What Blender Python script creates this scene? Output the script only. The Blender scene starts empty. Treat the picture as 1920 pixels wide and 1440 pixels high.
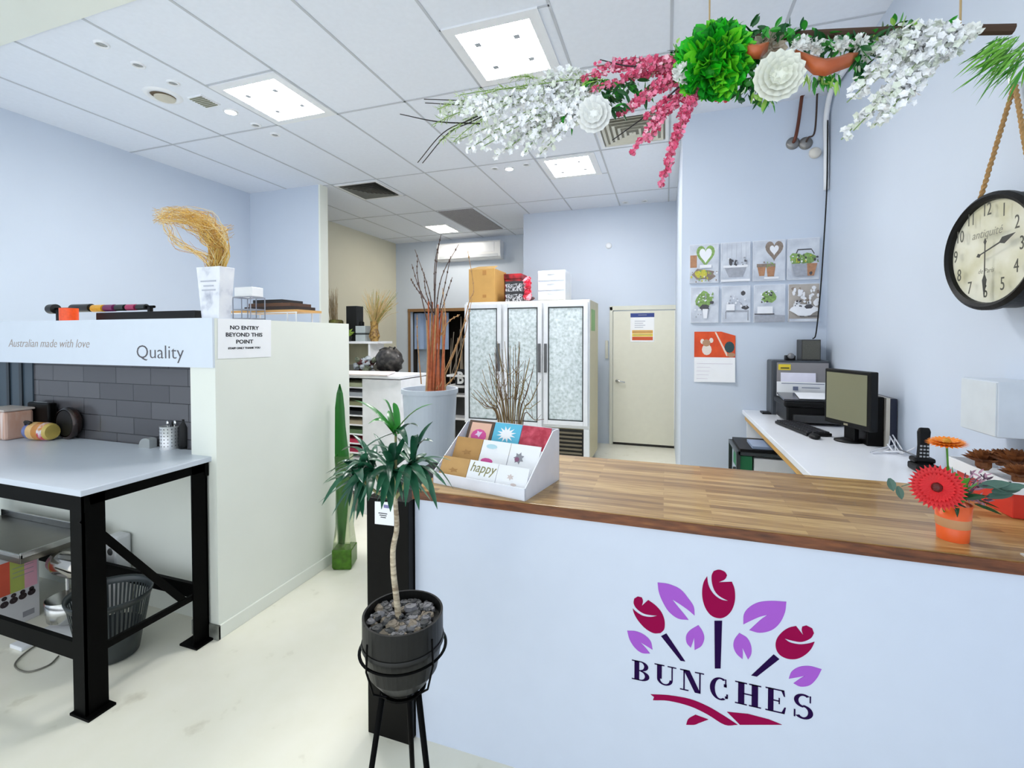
import bpy, math, random
from mathutils import Vector, Matrix
random.seed(7)
PI = math.pi
# ------------------------------------------------------------ camera, world, exposure
YAW, PITCH, ROLL, FPX, CYP, EYE = math.radians(18.49), math.radians(-1.216), math.radians(-.026), 864.5, 650.56, 1.6
_w = Vector((-math.sin(YAW)*math.cos(PITCH), math.cos(YAW)*math.cos(PITCH), math.sin(PITCH)))
_r0 = Vector((math.cos(YAW), math.sin(YAW), 0)); _u0 = _r0.cross(_w)
_r = _r0*math.cos(ROLL)+_u0*math.sin(ROLL); _u = _u0*math.cos(ROLL)-_r0*math.sin(ROLL)
cam_data = bpy.data.cameras.new('camera'); cam = bpy.data.objects.new('camera', cam_data)
bpy.context.scene.collection.objects.link(cam); bpy.context.scene.camera = cam
cam_data.sensor_width = 36; cam_data.sensor_fit = 'HORIZONTAL'; cam_data.lens = FPX/1920*36
cam_data.shift_y = -(720-CYP)/1920; cam_data.clip_start = .02
m = Matrix.Identity(4)
for i in range(3): m[i][0] = _r[i]; m[i][1] = _u[i]; m[i][2] = -_w[i]
m[0][3], m[1][3], m[2][3] = 0, 0, EYE
cam.matrix_world = m
sc = bpy.context.scene
world = bpy.data.worlds.new('daylight'); sc.world = world; world.use_nodes = True
bg = world.node_tree.nodes['Background']; bg.inputs[0].default_value = (.86, .93, 1, 1); bg.inputs[1].default_value = 1.9
sc.view_settings.view_transform = 'Standard'; sc.view_settings.look = 'None'
sc.view_settings.gamma = 1; sc.view_settings.exposure = 0.0; sc.view_settings.use_curve_mapping = False
LIGHT_PANEL, LIGHT_SPOT = 50.0, 300.0

# ------------------------------------------------------------ measured points of the room
CAMP = Vector((0, 0, EYE))
def ray(x, y): return _r*((x-960)/FPX)+_u*((CYP-y)/FPX)+_w
def onx(x, y, X): d = ray(x, y); return CAMP+d*(X/d.x)
def ony(x, y, Y): d = ray(x, y); return CAMP+d*(Y/d.y)
def onz(x, y, Z): d = ray(x, y); return CAMP+d*((Z-EYE)/d.z)

# ------------------------------------------------------------ materials
MATS = {}
def mat(name, col, rough=.5, metal=0, var=.04, scale=12, spec=.5, emit=None, alpha=None, coat=0, bump=0, stretch=None, trans=0):
    if name in MATS: return MATS[name]
    m = bpy.data.materials.new(name); m.use_nodes = True; nt = m.node_tree
    b = nt.nodes['Principled BSDF']; b.inputs['Roughness'].default_value = rough; b.inputs['Metallic'].default_value = metal
    b.inputs['Specular IOR Level'].default_value = spec; b.inputs['Coat Weight'].default_value = coat
    if trans: b.inputs['Transmission Weight'].default_value = trans; b.inputs['IOR'].default_value = 1.3
    tc = nt.nodes.new('ShaderNodeTexCoord'); mp = nt.nodes.new('ShaderNodeMapping'); no = nt.nodes.new('ShaderNodeTexNoise')
    no.inputs['Scale'].default_value = scale; no.inputs['Detail'].default_value = 4
    if stretch: mp.inputs['Scale'].default_value = stretch
    nt.links.new(tc.outputs['Object'], mp.inputs[0]); nt.links.new(mp.outputs[0], no.inputs['Vector'])
    rp = nt.nodes.new('ShaderNodeValToRGB')
    rp.color_ramp.elements[0].position = .3; rp.color_ramp.elements[1].position = .7
    rp.color_ramp.elements[0].color = (*[max(0, c*(1-var)) for c in col], 1)
    rp.color_ramp.elements[1].color = (*[min(1, c*(1+var)) for c in col], 1)
    nt.links.new(no.outputs['Fac'], rp.inputs[0]); nt.links.new(rp.outputs[0], b.inputs['Base Color'])
    if emit: b.inputs['Emission Color'].default_value = (*emit[:3], 1); b.inputs['Emission Strength'].default_value = emit[3]
    if bump:
        bp = nt.nodes.new('ShaderNodeBump'); bp.inputs['Strength'].default_value = bump; bp.inputs['Distance'].default_value = .01
        nt.links.new(no.outputs['Fac'], bp.inputs['Height']); nt.links.new(bp.outputs[0], b.inputs['Normal'])
    if alpha is not None: b.inputs['Alpha'].default_value = alpha
    MATS[name] = m; return m
def hexc(s):
    def f(c): c /= 255; return c/12.92 if c <= .04045 else ((c+.055)/1.055)**2.4
    return tuple(f(int(s[i:i+2], 16)) for i in (0, 2, 4))
def M(name, hx, **k): return mat(name, hexc(hx), **k)
def ramp_mat(name, stops, kind='noise', scale=20, rough=.5, detail=5, stretch=(1, 1, 1), coat=0, interp='LINEAR', coord='Object'):
    if name in MATS: return MATS[name]
    m = bpy.data.materials.new(name); m.use_nodes = True; nt = m.node_tree; b = nt.nodes['Principled BSDF']
    b.inputs['Roughness'].default_value = rough; b.inputs['Coat Weight'].default_value = coat
    tc = nt.nodes.new('ShaderNodeTexCoord'); mp = nt.nodes.new('ShaderNodeMapping'); mp.inputs['Scale'].default_value = stretch
    nt.links.new(tc.outputs[coord], mp.inputs[0])
    if kind == 'noise': n = nt.nodes.new('ShaderNodeTexNoise'); n.inputs['Scale'].default_value = scale; n.inputs['Detail'].default_value = detail; out = n.outputs['Fac']
    elif kind == 'voronoi': n = nt.nodes.new('ShaderNodeTexVoronoi'); n.inputs['Scale'].default_value = scale; out = n.outputs['Color']
    elif kind == 'grad': n = nt.nodes.new('ShaderNodeTexGradient'); out = n.outputs['Fac']
    nt.links.new(mp.outputs[0], n.inputs['Vector'])
    rp = nt.nodes.new('ShaderNodeValToRGB'); rp.color_ramp.interpolation = interp
    while len(rp.color_ramp.elements) < len(stops): rp.color_ramp.elements.new(.5)
    for e, (p, c) in zip(rp.color_ramp.elements, stops): e.position = p; e.color = (*hexc(c), 1)
    nt.links.new(out, rp.inputs[0]); nt.links.new(rp.outputs[0], b.inputs['Base Color'])
    MATS[name] = m; return m

def wood_mat():
    m = bpy.data.materials.new('acacia_block_wood'); m.use_nodes = True; nt = m.node_tree; b = nt.nodes['Principled BSDF']
    b.inputs['Roughness'].default_value = .32; b.inputs['Coat Weight'].default_value = .15
    tc = nt.nodes.new('ShaderNodeTexCoord'); br = nt.nodes.new('ShaderNodeTexBrick')
    br.inputs['Scale'].default_value = 1; br.inputs['Brick Width'].default_value = .42; br.inputs['Row Height'].default_value = .029
    br.inputs['Mortar Size'].default_value = .0006; br.inputs['Color1'].default_value = (0, 0, 0, 1); br.inputs['Color2'].default_value = (1, 1, 1, 1)
    br.inputs['Mortar'].default_value = (.3, .3, .3, 1); br.offset = .37; br.squash = 1
    nt.links.new(tc.outputs['Object'], br.inputs['Vector'])
    mp = nt.nodes.new('ShaderNodeMapping'); mp.inputs['Scale'].default_value = (4, 75, 20); nt.links.new(tc.outputs['Object'], mp.inputs[0])
    no = nt.nodes.new('ShaderNodeTexNoise'); no.inputs['Scale'].default_value = 1.4; no.inputs['Detail'].default_value = 6; nt.links.new(mp.outputs[0], no.inputs['Vector'])
    mx = nt.nodes.new('ShaderNodeMath'); mx.operation = 'MULTIPLY_ADD'; mx.inputs[1].default_value = .38
    nt.links.new(br.outputs['Color'], mx.inputs[0])
    m2 = nt.nodes.new('ShaderNodeMath'); m2.operation = 'MULTIPLY'; m2.inputs[1].default_value = .78; nt.links.new(no.outputs['Fac'], m2.inputs[0])
    nt.links.new(m2.outputs[0], mx.inputs[2])
    rp = nt.nodes.new('ShaderNodeValToRGB')
    for p, c in ((.62, 'a8834c'), (.8, 'c4a168')): e = rp.color_ramp.elements.new(p); e.color = (*hexc(c), 1)
    rp.color_ramp.elements[0].position = .18; rp.color_ramp.elements[0].color = (*hexc('4f3215'), 1)
    rp.color_ramp.elements[-1].position = 1; rp.color_ramp.elements[-1].color = (*hexc('d9bd88'), 1)
    e = rp.color_ramp.elements.new(.4); e.color = (*hexc('88622f'), 1)
    nt.links.new(mx.outputs[0], rp.inputs[0]); nt.links.new(rp.outputs[0], b.inputs['Base Color'])
    return m
def tile_mat():
    m = bpy.data.materials.new('charcoal_subway_tile'); m.use_nodes = True; nt = m.node_tree; b = nt.nodes['Principled BSDF']
    b.inputs['Roughness'].default_value = .18
    tc = nt.nodes.new('ShaderNodeTexCoord'); mp = nt.nodes.new('ShaderNodeMapping'); mp.inputs['Rotation'].default_value = (PI/2, 0, 0)
    mp.inputs['Location'].default_value = (0, .022, 0)
    br = nt.nodes.new('ShaderNodeTexBrick'); br.inputs['Scale'].default_value = 1; br.inputs['Brick Width'].default_value = .3; br.inputs['Row Height'].default_value = .1
    br.inputs['Mortar Size'].default_value = .0025; br.offset = .5
    br.inputs['Color1'].default_value = (*hexc('5c5b5f'), 1); br.inputs['Color2'].default_value = (*hexc('504f53'), 1); br.inputs['Mortar'].default_value = (*hexc('2c2b2e'), 1)
    nt.links.new(tc.outputs['Object'], mp.inputs[0]); nt.links.new(mp.outputs[0], br.inputs['Vector']); nt.links.new(br.outputs['Color'], b.inputs['Base Color'])
    bp = nt.nodes.new('ShaderNodeBump'); bp.inputs['Strength'].default_value = .5; bp.inputs['Distance'].default_value = .003; bp.invert = True
    nt.links.new(br.outputs['Fac'], bp.inputs['Height']); nt.links.new(bp.outputs[0], b.inputs['Normal'])
    return m

# ------------------------------------------------------------ mesh builder
class MB:
    def __init__(s): s.v = []; s.f = []; s.m = []; s.cur = 0
    def mat(s, i): s.cur = i; return s
    def add(s, vs, fs):
        o = len(s.v); s.v += [Vector(v) for v in vs]
        for f in fs: s.f.append([o+i for i in f]); s.m.append(s.cur)
        return s
    def box(s, x0, x1, y0, y1, z0, z1):
        v = [(x, y, z) for x in (x0, x1) for y in (y0, y1) for z in (z0, z1)]
        return s.add(v, [(0, 1, 3, 2), (4, 6, 7, 5), (0, 4, 5, 1), (2, 3, 7, 6), (0, 2, 6, 4), (1, 5, 7, 3)])
    def obox(s, c, ax, ay, hx, hy, z0, z1):
        c = Vector(c); ax = Vector(ax).normalized(); ay = Vector(ay).normalized(); az = ax.cross(ay)
        v = [c+ax*i*hx+ay*j*hy+az*k for i in (-1, 1) for j in (-1, 1) for k in (z0, z1)]
        return s.add(v, [(0, 1, 3, 2), (4, 6, 7, 5), (0, 4, 5, 1), (2, 3, 7, 6), (0, 2, 6, 4), (1, 5, 7, 3)])
    def ring_stack(s, rings, cap=True, closed=True):
        n = len(rings[0]); vs = [p for r in rings for p in r]; fs = []
        for k in range(len(rings)-1):
            for i in range(n if closed else n-1):
                j = (i+1) % n; fs.append((k*n+i, k*n+j, (k+1)*n+j, (k+1)*n+i))
        if cap: fs.append(tuple(range(n))[::-1]); fs.append(tuple((len(rings)-1)*n+i for i in range(n)))
        return s.add(vs, fs)
    def tube(s, pts, r, n=6, r1=None, cap=True):
        pts = [Vector(p) for p in pts]; rings = []; N = len(pts)
        prev = None
        for k, p in enumerate(pts):
            t = (pts[min(k+1, N-1)]-pts[max(k-1, 0)]).normalized()
            if prev is None:
                a = t.cross(Vector((0, 0, 1)));
                if a.length < .05: a = t.cross(Vector((1, 0, 0)))
            else: a = prev-t*prev.dot(t)
            a.normalize(); prev = a; b = t.cross(a)
            rr = r if r1 is None else r+(r1-r)*k/max(1, N-1)
            rings.append([p+(a*math.cos(2*PI*i/n)+b*math.sin(2*PI*i/n))*rr for i in range(n)])
        return s.ring_stack(rings, cap)
    def lathe(s, prof, c, n=28, cap=False, ax=None):
        c = Vector(c); rot = Matrix.Identity(3) if ax is None else Vector((0, 0, 1)).rotation_difference(Vector(ax).normalized()).to_matrix()
        rings = [[c+rot @ Vector((r*math.cos(2*PI*i/n), r*math.sin(2*PI*i/n), z)) for i in range(n)] for r, z in prof]
        return s.ring_stack(rings, cap)
    def ball(s, c, r, n=8, k=5, sc=(1, 1, 1), jit=0):
        c = Vector(c); rings = []
        for j in range(k+1):
            a = -PI/2+PI*j/k; rr = max(.001, math.cos(a)); q = []
            for i in range(n):
                g = 1+random.uniform(-jit, jit)
                q.append(c+Vector((math.cos(2*PI*i/n)*rr*sc[0], math.sin(2*PI*i/n)*rr*sc[1], math.sin(a)*sc[2]))*r*g)
            rings.append(q)
        return s.ring_stack(rings, True)
    def leaf(s, base, d, side, L, W, bend=0., seg=5, fold=.15):
        base = Vector(base); d = Vector(d).normalized(); side = Vector(side); side = (side-d*side.dot(d)).normalized(); nn = d.cross(side)
        vs = []
        for k in range(seg+1):
            t = k/seg; w = W*math.sin(PI*min(1, t*.92+.06))**.8*(1-.25*t); p = base+d*L*t+Vector((0, 0, -1))*bend*L*t*t
            if k == seg: w = W*.02
            vs += [p-side*w/2+nn*fold*w, p, p+side*w/2+nn*fold*w]
        fs = []
        for k in range(seg):
            o = 3*k; fs += [(o, o+1, o+4, o+3), (o+1, o+2, o+5, o+4)]
        return s.add(vs, fs)
    def poly(s, pts, nrm, th):
        pts = [Vector(p) for p in pts]; nrm = Vector(nrm).normalized()*th; n = len(pts)
        return s.add(pts+[p+nrm for p in pts], [tuple(range(n))[::-1], tuple(range(n, 2*n))]+[(i, (i+1) % n, n+(i+1) % n, n+i) for i in range(n)])
    def build(s, name, mats, parent=None, smooth=False, bevel=0, origin=None):
        if not isinstance(mats, (list, tuple)): mats = [mats]
        if parent is not None: org = parent['_o'] if '_o' in parent.keys() else (0, 0, 0)
        elif origin is not None: org = origin
        elif s.v:
            xs = [v.x for v in s.v]; ys = [v.y for v in s.v]; zs = [v.z for v in s.v]
            org = ((min(xs)+max(xs))/2, (min(ys)+max(ys))/2, min(zs))
        org = Vector(org)
        me = bpy.data.meshes.new(name); me.from_pydata([v-org for v in s.v], [], s.f)
        for mm in mats: me.materials.append(mm)
        me.polygons.foreach_set('material_index', s.m)
        if smooth: me.polygons.foreach_set('use_smooth', [True]*len(me.polygons))
        me.update(); me.validate()
        o = bpy.data.objects.new(name, me); sc.collection.objects.link(o)
        if parent is None: o.location = org
        else: o.parent = parent
        ORG[o.name] = tuple(org)
        o['_o'] = tuple(org)
        if bevel:
            md = o.modifiers.new('bevel', 'BEVEL'); md.width = bevel; md.segments = 2; md.limit_method = 'ANGLE'
        return o
ORG = {}
def thing(name, label, cat, loc, group=None):
    o = bpy.data.objects.new(name, None); sc.collection.objects.link(o); o.location = loc; o.empty_display_size = .05
    o['_o'] = tuple(loc); o['label'] = label; o['category'] = cat
    if group: o['group'] = group
    return o
def tag(o, label, cat, group=None):
    o['label'] = label; o['category'] = cat
    if group: o['group'] = group
    return o
def struct(name, mb, mats, parent=None, **k):
    o = mb.build(name, mats, parent, origin=(0, 0, 0) if parent is None else None, **k)
    if parent is None: o['kind'] = 'structure'
    return o
def dup(root, d, label=None):
    r = root.copy(); sc.collection.objects.link(r); r.location = Vector(root.location)+Vector(d)
    if label: r['label'] = label
    for ch in list(root.children):
        c = ch.copy(); sc.collection.objects.link(c); c.parent = r
        for g in ch.children:
            q = g.copy(); sc.collection.objects.link(q); q.parent = c
    return r
def text(name, body, p, ux, uz, size, mt, parent=None, xs=1., shear=0., align='CENTER', ext=.0006, fat=0):
    """lettering on a plane: p centre of the baseline, ux reading direction, uz up"""
    cu = bpy.data.curves.new(name, 'FONT'); cu.body = body; cu.size = size; cu.align_x = align; cu.extrude = ext; cu.shear = shear; cu.offset = fat
    cu.resolution_u = 3
    t = bpy.data.objects.new(name+'_tmp', cu); me = bpy.data.meshes.new_from_object(t); bpy.data.objects.remove(t)
    ux = Vector(ux).normalized(); uz = Vector(uz).normalized(); nz = ux.cross(uz); p = Vector(p)
    org = Vector(parent['_o']) if parent is not None else p
    for v in me.vertices: c = v.co.copy(); v.co = p+ux*c.x*xs+uz*c.y+nz*c.z-org
    me.materials.clear(); me.materials.append(mt)
    o = bpy.data.objects.new(name, me); sc.collection.objects.link(o)
    if parent is None: o.location = org
    else: o.parent = parent
    o['_o'] = tuple(org)
    return o
def rnd(a, b): return random.uniform(a, b)
def rv(s): return Vector((rnd(-s, s), rnd(-s, s), rnd(-s, s)))
def bez(pts, n=8):
    """smooth curve through points"""
    pts = [Vector(p) for p in pts]; out = []; P = [pts[0]*2-pts[1]]+pts+[pts[-1]*2-pts[-2]]
    for i in range(1, len(P)-2):
        for k in range(n):
            t = k/n; a, b, c, d = P[i-1:i+3]
            out.append(.5*((2*b)+(-a+c)*t+(2*a-5*b+4*c-d)*t*t+(-a+3*b-3*c+d)*t**3))
    out.append(pts[-1]); return out

WALL = M('white_wall_paint', 'cdd7e6', rough=.55, var=.012, scale=2)
CREAM = M('cream_wall_paint', 'e9ece3', rough=.5, var=.02, scale=2)
ALC = M('alcove_cream', 'dcd8c4', rough=.55, var=.02, scale=2)  # creamier tone for the left side of the alcove
TILEC = M('ceiling_tile_white', 'e9eef8', rough=.7, var=.015, scale=30)
GRID = M('ceiling_grid_grey', 'c0c4cc', rough=.5, var=.02)
BLACK = M('black_plastic', '0b0b0c', rough=.45, var=.1, spec=.25)
GLOSSB = M('black_gloss_laminate', '070605', rough=.35, var=.1, spec=.12)
BMETAL = M('black_powder_coated_steel', '030303', rough=.5, var=.1, spec=.06)
WHITEP = M('white_plastic', 'eceef2', rough=.35, var=.01)
WHITEL = M('white_laminate', 'eef1f8', rough=.22, var=.01)
STEEL = M('brushed_steel', 'c6c6c4', rough=.25, metal=1, var=.06, scale=40)
CHROME = M('chrome', 'dcdcdc', rough=.08, metal=1, var=.02)
PAPER = M('white_paper', 'f6f7fa', rough=.7, var=.01)
INK = M('black_ink', '1b1b20', rough=.6, var=.05)
DARKGREY = M('dark_grey_plastic', '3a3b3d', rough=.45, var=.08)

# ------------------------------------------------------------ room shell
ZC, XL, XR = 3.54, -5.34, 1.23
YF, YP, YD, YB = -1.6, 4.35, 7.0, 8.36       # shop front, picture wall, door wall, rear alcove wall
FLOOR = ramp_mat('cream_epoxy_floor', [(.0, '9c9684'), (.27, 'd8d4c2'), (.36, 'ebe8d8'), (1, 'f1eee2')], scale=7, rough=.28, detail=9, coat=.1)
struct('floor', MB().box(XL-.1, XR+.1, YF, YB+.1, -.08, 0), FLOOR)
c = MB(); c.box(XL-.1, XR+.1, 1.86, YB+.1, ZC, ZC+.08)
c.mat(1)
gx = [-4.72, -4.06, -3.38, -2.716, -2.05, -1.375, -.66, .02, .69]
for x in gx: c.box(x-.009, x+.009, 1.87, YB, ZC-.004, ZC)
for y in (3.355, 4.87, 6.38, 7.88): c.box(XL, XR, y-.009, y+.009, ZC-.004, ZC)
for (x0, x1, y) in ((-3.38, -2.716, 2.66), (-1.375, -.66, 2.66), (-1.375, -.66, 5.56), (-4.06, -3.38, 5.56), (-.66, .02, 4.12)): c.box(x0, x1, y-.008, y+.008, ZC-.004, ZC)
c.mat(2); c.box(XL-.1, XR+.1, YF, 1.86, ZC-.012, ZC+.08)
struct('ceiling', c, [TILEC, GRID, CREAM])
struct('wall_left', MB().box(XL-.1, XL, YF, 4.82, 0, ZC), WALL)
pier = MB(); pier.box(XL-.1, -4.2, 4.82, 4.94, 0, ZC)
struct('wall_pier', pier, WALL)
struct('trim_1', MB().box(-4.2, -4.175, 4.81, 4.95, 0, ZC), CREAM)
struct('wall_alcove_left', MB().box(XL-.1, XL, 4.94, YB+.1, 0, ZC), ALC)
b = MB(); b.box(XL, -5.0, YB, YB+.1, 0, ZC); b.box(-5.0, -3.6, YB, YB+.1, 2.14, ZC); b.box(-3.6, -2.15, YB, YB+.1, 0, ZC)
struct('wall_alcove_rear', b, WALL)
SD_ = M('storeroom_shade', '2a2422', rough=.8)  # darkness of the unlit storeroom is put into this colour
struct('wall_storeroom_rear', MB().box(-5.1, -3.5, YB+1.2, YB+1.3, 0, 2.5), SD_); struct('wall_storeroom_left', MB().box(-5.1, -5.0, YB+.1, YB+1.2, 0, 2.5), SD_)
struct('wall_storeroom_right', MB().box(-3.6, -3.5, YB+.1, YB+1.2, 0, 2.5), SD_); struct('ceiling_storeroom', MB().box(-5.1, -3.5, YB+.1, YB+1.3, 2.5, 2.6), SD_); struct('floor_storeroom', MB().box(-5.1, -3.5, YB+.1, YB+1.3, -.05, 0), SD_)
struct('trim_2', MB().box(-5.05, -3.55, YB-.03, YB, 2.12, 2.18).box(-5.05, -5.0, YB-.02, YB, 0, 2.12), M('varnished_timber', '8a6844', rough=.4, stretch=(1, 8, 8)))
b = MB(); b.box(-2.15, -.745, YD, YD+.1, 0, ZC); b.box(.118, .3, YD, YD+.1, 0, ZC); b.box(-.745, .118, YD, YD+.1, 1.99, ZC); b.box(-2.15, -2.05, YD+.1, YB, 0, ZC)
struct('wall_back', b, WALL)
b = MB(); b.box(.125, XR, YP, YP+.1, 0, ZC); b.box(.125, .225, YP+.1, YD, 0, ZC)
struct('wall_picture', b, WALL)
struct('wall_right', MB().box(XR, XR+.1, YF, YP+.1, 0, ZC), WALL)
# partition block with shallow niche, fascia and tiled splashback
PX = -2.24; PY0, PY1, PZ = 1.795, 2.87, 1.70
b = MB(); b.box(XL, PX, 1.89, PY1, 0, PZ); b.box(-2.42, PX, PY0, 1.89, 0, PZ)
struct('wall_partition', b, CREAM)
FASC = M('fascia_white_paint', 'dbe3ee', rough=.4, var=.01)
struct('trim_3', MB().box(XL, PX-.002, PY0-.012, 1.89, 1.44, PZ+.002), FASC)
struct('trim_4', MB().box(-3.95, -2.42, 1.878, 1.89, .96, 1.44), tile_mat())
tw = MB(); tw.box(XL, -3.95, 1.87, 1.89, .96, 1.44)
for i in range(9): x = -5.2+i*.14; tw.mat(1).box(x, x+.03, 1.862, 1.87, .96, 1.44)
struct('trim_5', tw, [M('slate_blue_panel', '3c4a55', rough=.3), M('slate_dark_strip', '1e252b', rough=.3)])  # darker upright strips over the blue panel
struct('baseboard_partition_side', MB().box(PX, PX+.012, PY0-.012, PY1, 0, .075), CREAM, bevel=.003)
struct('baseboard_partition_front', MB().box(-2.42, PX+.012, PY0-.014, PY0, 0, .075), ramp_mat('scuffed_grey_skirting', [(.3, '54564f'), (.6, '9a9c94'), (.8, 'b7b8ae')], scale=9, rough=.5))
struct('baseboard_left', MB().box(XL, XL+.012, YF, 1.89, 0, .08), CREAM)

# door in the rear wall
dr = MB(); dr.box(-.745, .115, YD-.01, YD+.03, .035, 1.985)
d = struct('door_1', dr, M('cream_door_paint', 'e6e4d4', rough=.4, var=.015))
fr = MB()
fr.box(-.80, -.755, YD-.03, YD, 0, 2.05); fr.box(.122, .17, YD-.03, YD, 0, 2.05)
fr.box(-.80, .17, YD-.03, YD, 1.995, 2.06)
fr.box(-.755, -.747, YD-.004, YD+.03, 0, 2.0)
struct('trim_6', fr, M('door_frame_paint', 'dcdccf', rough=.4, var=.01), bevel=.004)
struct('trim_7', MB().box(-.747, .118, YD-.004, YD+.03, 0, .034), M('threshold_dark', '1c1a17', rough=.6))
h = MB(); h.lathe([(.027, 0), (.027, .012), (.012, .016), (.011, .05)], (-.685, YD-.01, .95), ax=(0, -1, 0), cap=True)
h.tube([(-.685, YD-.055, .95), (-.66, YD-.06, .95), (-.57, YD-.058, .935)], .011, 8)
h.build('door_handle', CHROME, d, smooth=True)
s = MB(); s.box(-.5, -.165, YD-.014, YD-.0105, 1.53, 1.95)
s.mat(1).box(-.5, -.165, YD-.016, YD-.014, 1.89, 1.95)
s.mat(2).box(-.475, -.185, YD-.016, YD-.014, 1.655, 1.70); s.mat(5).box(-.475, -.185, YD-.016, YD-.014, 1.61, 1.65)
s.mat(3).box(-.475, -.185, YD-.016, YD-.014, 1.555, 1.605)
for k in range(4): s.mat(4).box(-.44, -.44+.12+.03*(k % 2), YD-.016, YD-.014, 1.74+k*.03, 1.746+k*.03)
s.mat(4)
for z in (1.675, 1.63): s.box(-.46, -.2, YD-.017, YD-.016, z, z+.006)
s.box(-.39, -.27, YD-.017, YD-.016, 1.918, 1.928)
o = s.build('notice_sheet', [PAPER, M('notice_blue', '2a3f86'), M('notice_orange', 'e2a93a'), M('notice_red', 'd4592c'), M('notice_grey_ink', '8a90a8'), M('notice_yellow', 'ecd23e')])
tag(o, 'safety notice with blue header and coloured bands taped on the cream door', 'notice')
# small fittings on rear walls
o = MB().box(-.862, -.822, YD-.03, YD, 1.28, 1.55).build('cable_box', M('fitting_cream', 'd3d3c6'), bevel=.004)
tag(o, 'slim cream switch box on the wall between fridge and door', 'switch box')
o = MB().lathe([(.045, 0), (.045, .012), (.03, .02), (.001, .022)], (-.82, YD, 2.96), ax=(0, -1, 0)).build('wall_sensor', WHITEP, smooth=True)
tag(o, 'round white sensor high on the wall above the cream door', 'sensor')

# ------------------------------------------------------------ ceiling fittings
GLOW = mat('light_diffuser', (1, 1, 1), emit=(1, .99, .97, LIGHT_PANEL), var=0)
WGLOW = mat('warm_light_diffuser', (1, 1, 1), emit=(1, .93, .8, LIGHT_PANEL*.8), var=0)
def panel_light(x0, x1, y0, y1, label, mt=GLOW, fx=.07):
    t = thing('ceiling_light', label, 'ceiling light', ((x0+x1)/2, (y0+y1)/2, ZC), 'recessed square ceiling lights')
    f = MB(); e = fx
    f.box(x0-e, x1+e, y0-e, y0, ZC-.012, ZC); f.box(x0-e, x1+e, y1, y1+e, ZC-.012, ZC); f.box(x0-e, x0, y0, y1, ZC-.012, ZC); f.box(x1, x1+e, y0, y1, ZC-.012, ZC)
    f.build('frame', WHITEP, t)
    MB().box(x0, x1, y0, y1, ZC-.008, ZC-.001).build('diffuser', mt, t)
    k = MB()
    for (a, b) in ((.2, .25), (.75, .25), (.25, .75), (.8, .72)):
        k.box(x0+(x1-x0)*a-.02, x0+(x1-x0)*a+.02, y0+(y1-y0)*b-.02, y0+(y1-y0)*b+.02, ZC-.011, ZC-.0085)
    k.build('clip', M('frosted_clip', 'aeb4bc'), t)
    return t
panel_light(-3.29, -2.79, 2.74, 3.28, 'square ceiling light above the grass vase, at left of the lit panels')
panel_light(-1.29, -.80, 2.72, 3.27, 'large square ceiling light at the top, behind the white flower sprays')
panel_light(-1.28, -.80, 4.95, 5.49, 'smaller square ceiling light in front of the fridge, beside a lit spot')
panel_light(-4.0, -3.62, 7.2, 7.72, 'far small ceiling light in the alcove beside the grey grille', WGLOW, .04)
SPOTG = mat('spot_lamp', (1, 1, 1), emit=(.93, .97, 1, LIGHT_SPOT), var=0)
def downlight(p, r, label, lit=False):
    t = thing('downlight', label, 'downlight', (p[0], p[1], ZC), 'round recessed downlights')
    MB().lathe([(r*.72, -.003), (r*.78, -.012), (r, -.01), (r*1.06, 0)], (p[0], p[1], ZC)).build('trim_ring', WHITEP, t, smooth=True)
    MB().lathe([(r*.001, -.004), (r*.5, -.004), (r*.72, -.002)], (p[0], p[1], ZC)).build('lamp', SPOTG if lit else M('unlit_lamp', 'a9a9a2', rough=.2, metal=.6), t, smooth=True)
    return t
downlight((-3.56, 3.03), .055, 'lit round downlight beside the square speaker grille', True)
downlight((-1.724, 5.06), .055, 'lit round downlight left of the smaller square ceiling light', True)
for p, l in (((-3.55, 2.07), 'unlit round downlight nearest the top edge at left'), ((-3.574, 2.307), 'unlit round downlight second from the shop front in the left row'),
             ((-3.574, 2.553), 'unlit round downlight next to the dark round vent'), ((-3.565, 3.292), 'unlit round downlight just past the lit spot at left'),
             ((-3.56, 3.504), 'unlit round downlight farthest along the left row'), ((-1.88, 5.0), 'unlit downlight just left of the lit centre spot'),
             ((-1.50, 5.0), 'unlit downlight just right of the lit centre spot'), ((-.57, 6.85), 'unlit downlight near rear wall above door, left of two'),
             ((-.30, 6.86), 'unlit downlight near rear wall above door, right of two')):
    downlight(p, .042, l)
t = thing('round_ceiling_vent', 'round open ceiling vent with brown interior in the left tile row', 'vent', (-3.84, 2.66, ZC))
MB().lathe([(.085, 0), (.09, -.012), (.125, -.01), (.135, 0)], (-3.84, 2.66, ZC)).build('rim', WHITEP, t, smooth=True)
MB().lathe([(.001, -.002), (.086, -.002)], (-3.84, 2.66, ZC)).build('opening', M('vent_brown', '5e4e3a', rough=.7), t)
MB().lathe([(.001, -.012), (.07, -.012), (.075, -.004)], (-3.86, 2.69, ZC)).build('disc', M('vent_disc', 'cfc9b8'), t)
t = thing('ceiling_speaker', 'small square grey-green grille between downlights and round vent', 'grille', (-3.6, 2.82, ZC))
MB().box(-3.68, -3.53, 2.74, 2.91, ZC-.012, ZC).build('frame', WHITEP, t)
g = MB()
for i in range(7): g.box(-3.67, -3.54, 2.75+i*.022, 2.762+i*.022, ZC-.016, ZC-.012)
g.build('slats', M('grille_olive', '83846f', rough=.6), t)
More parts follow.
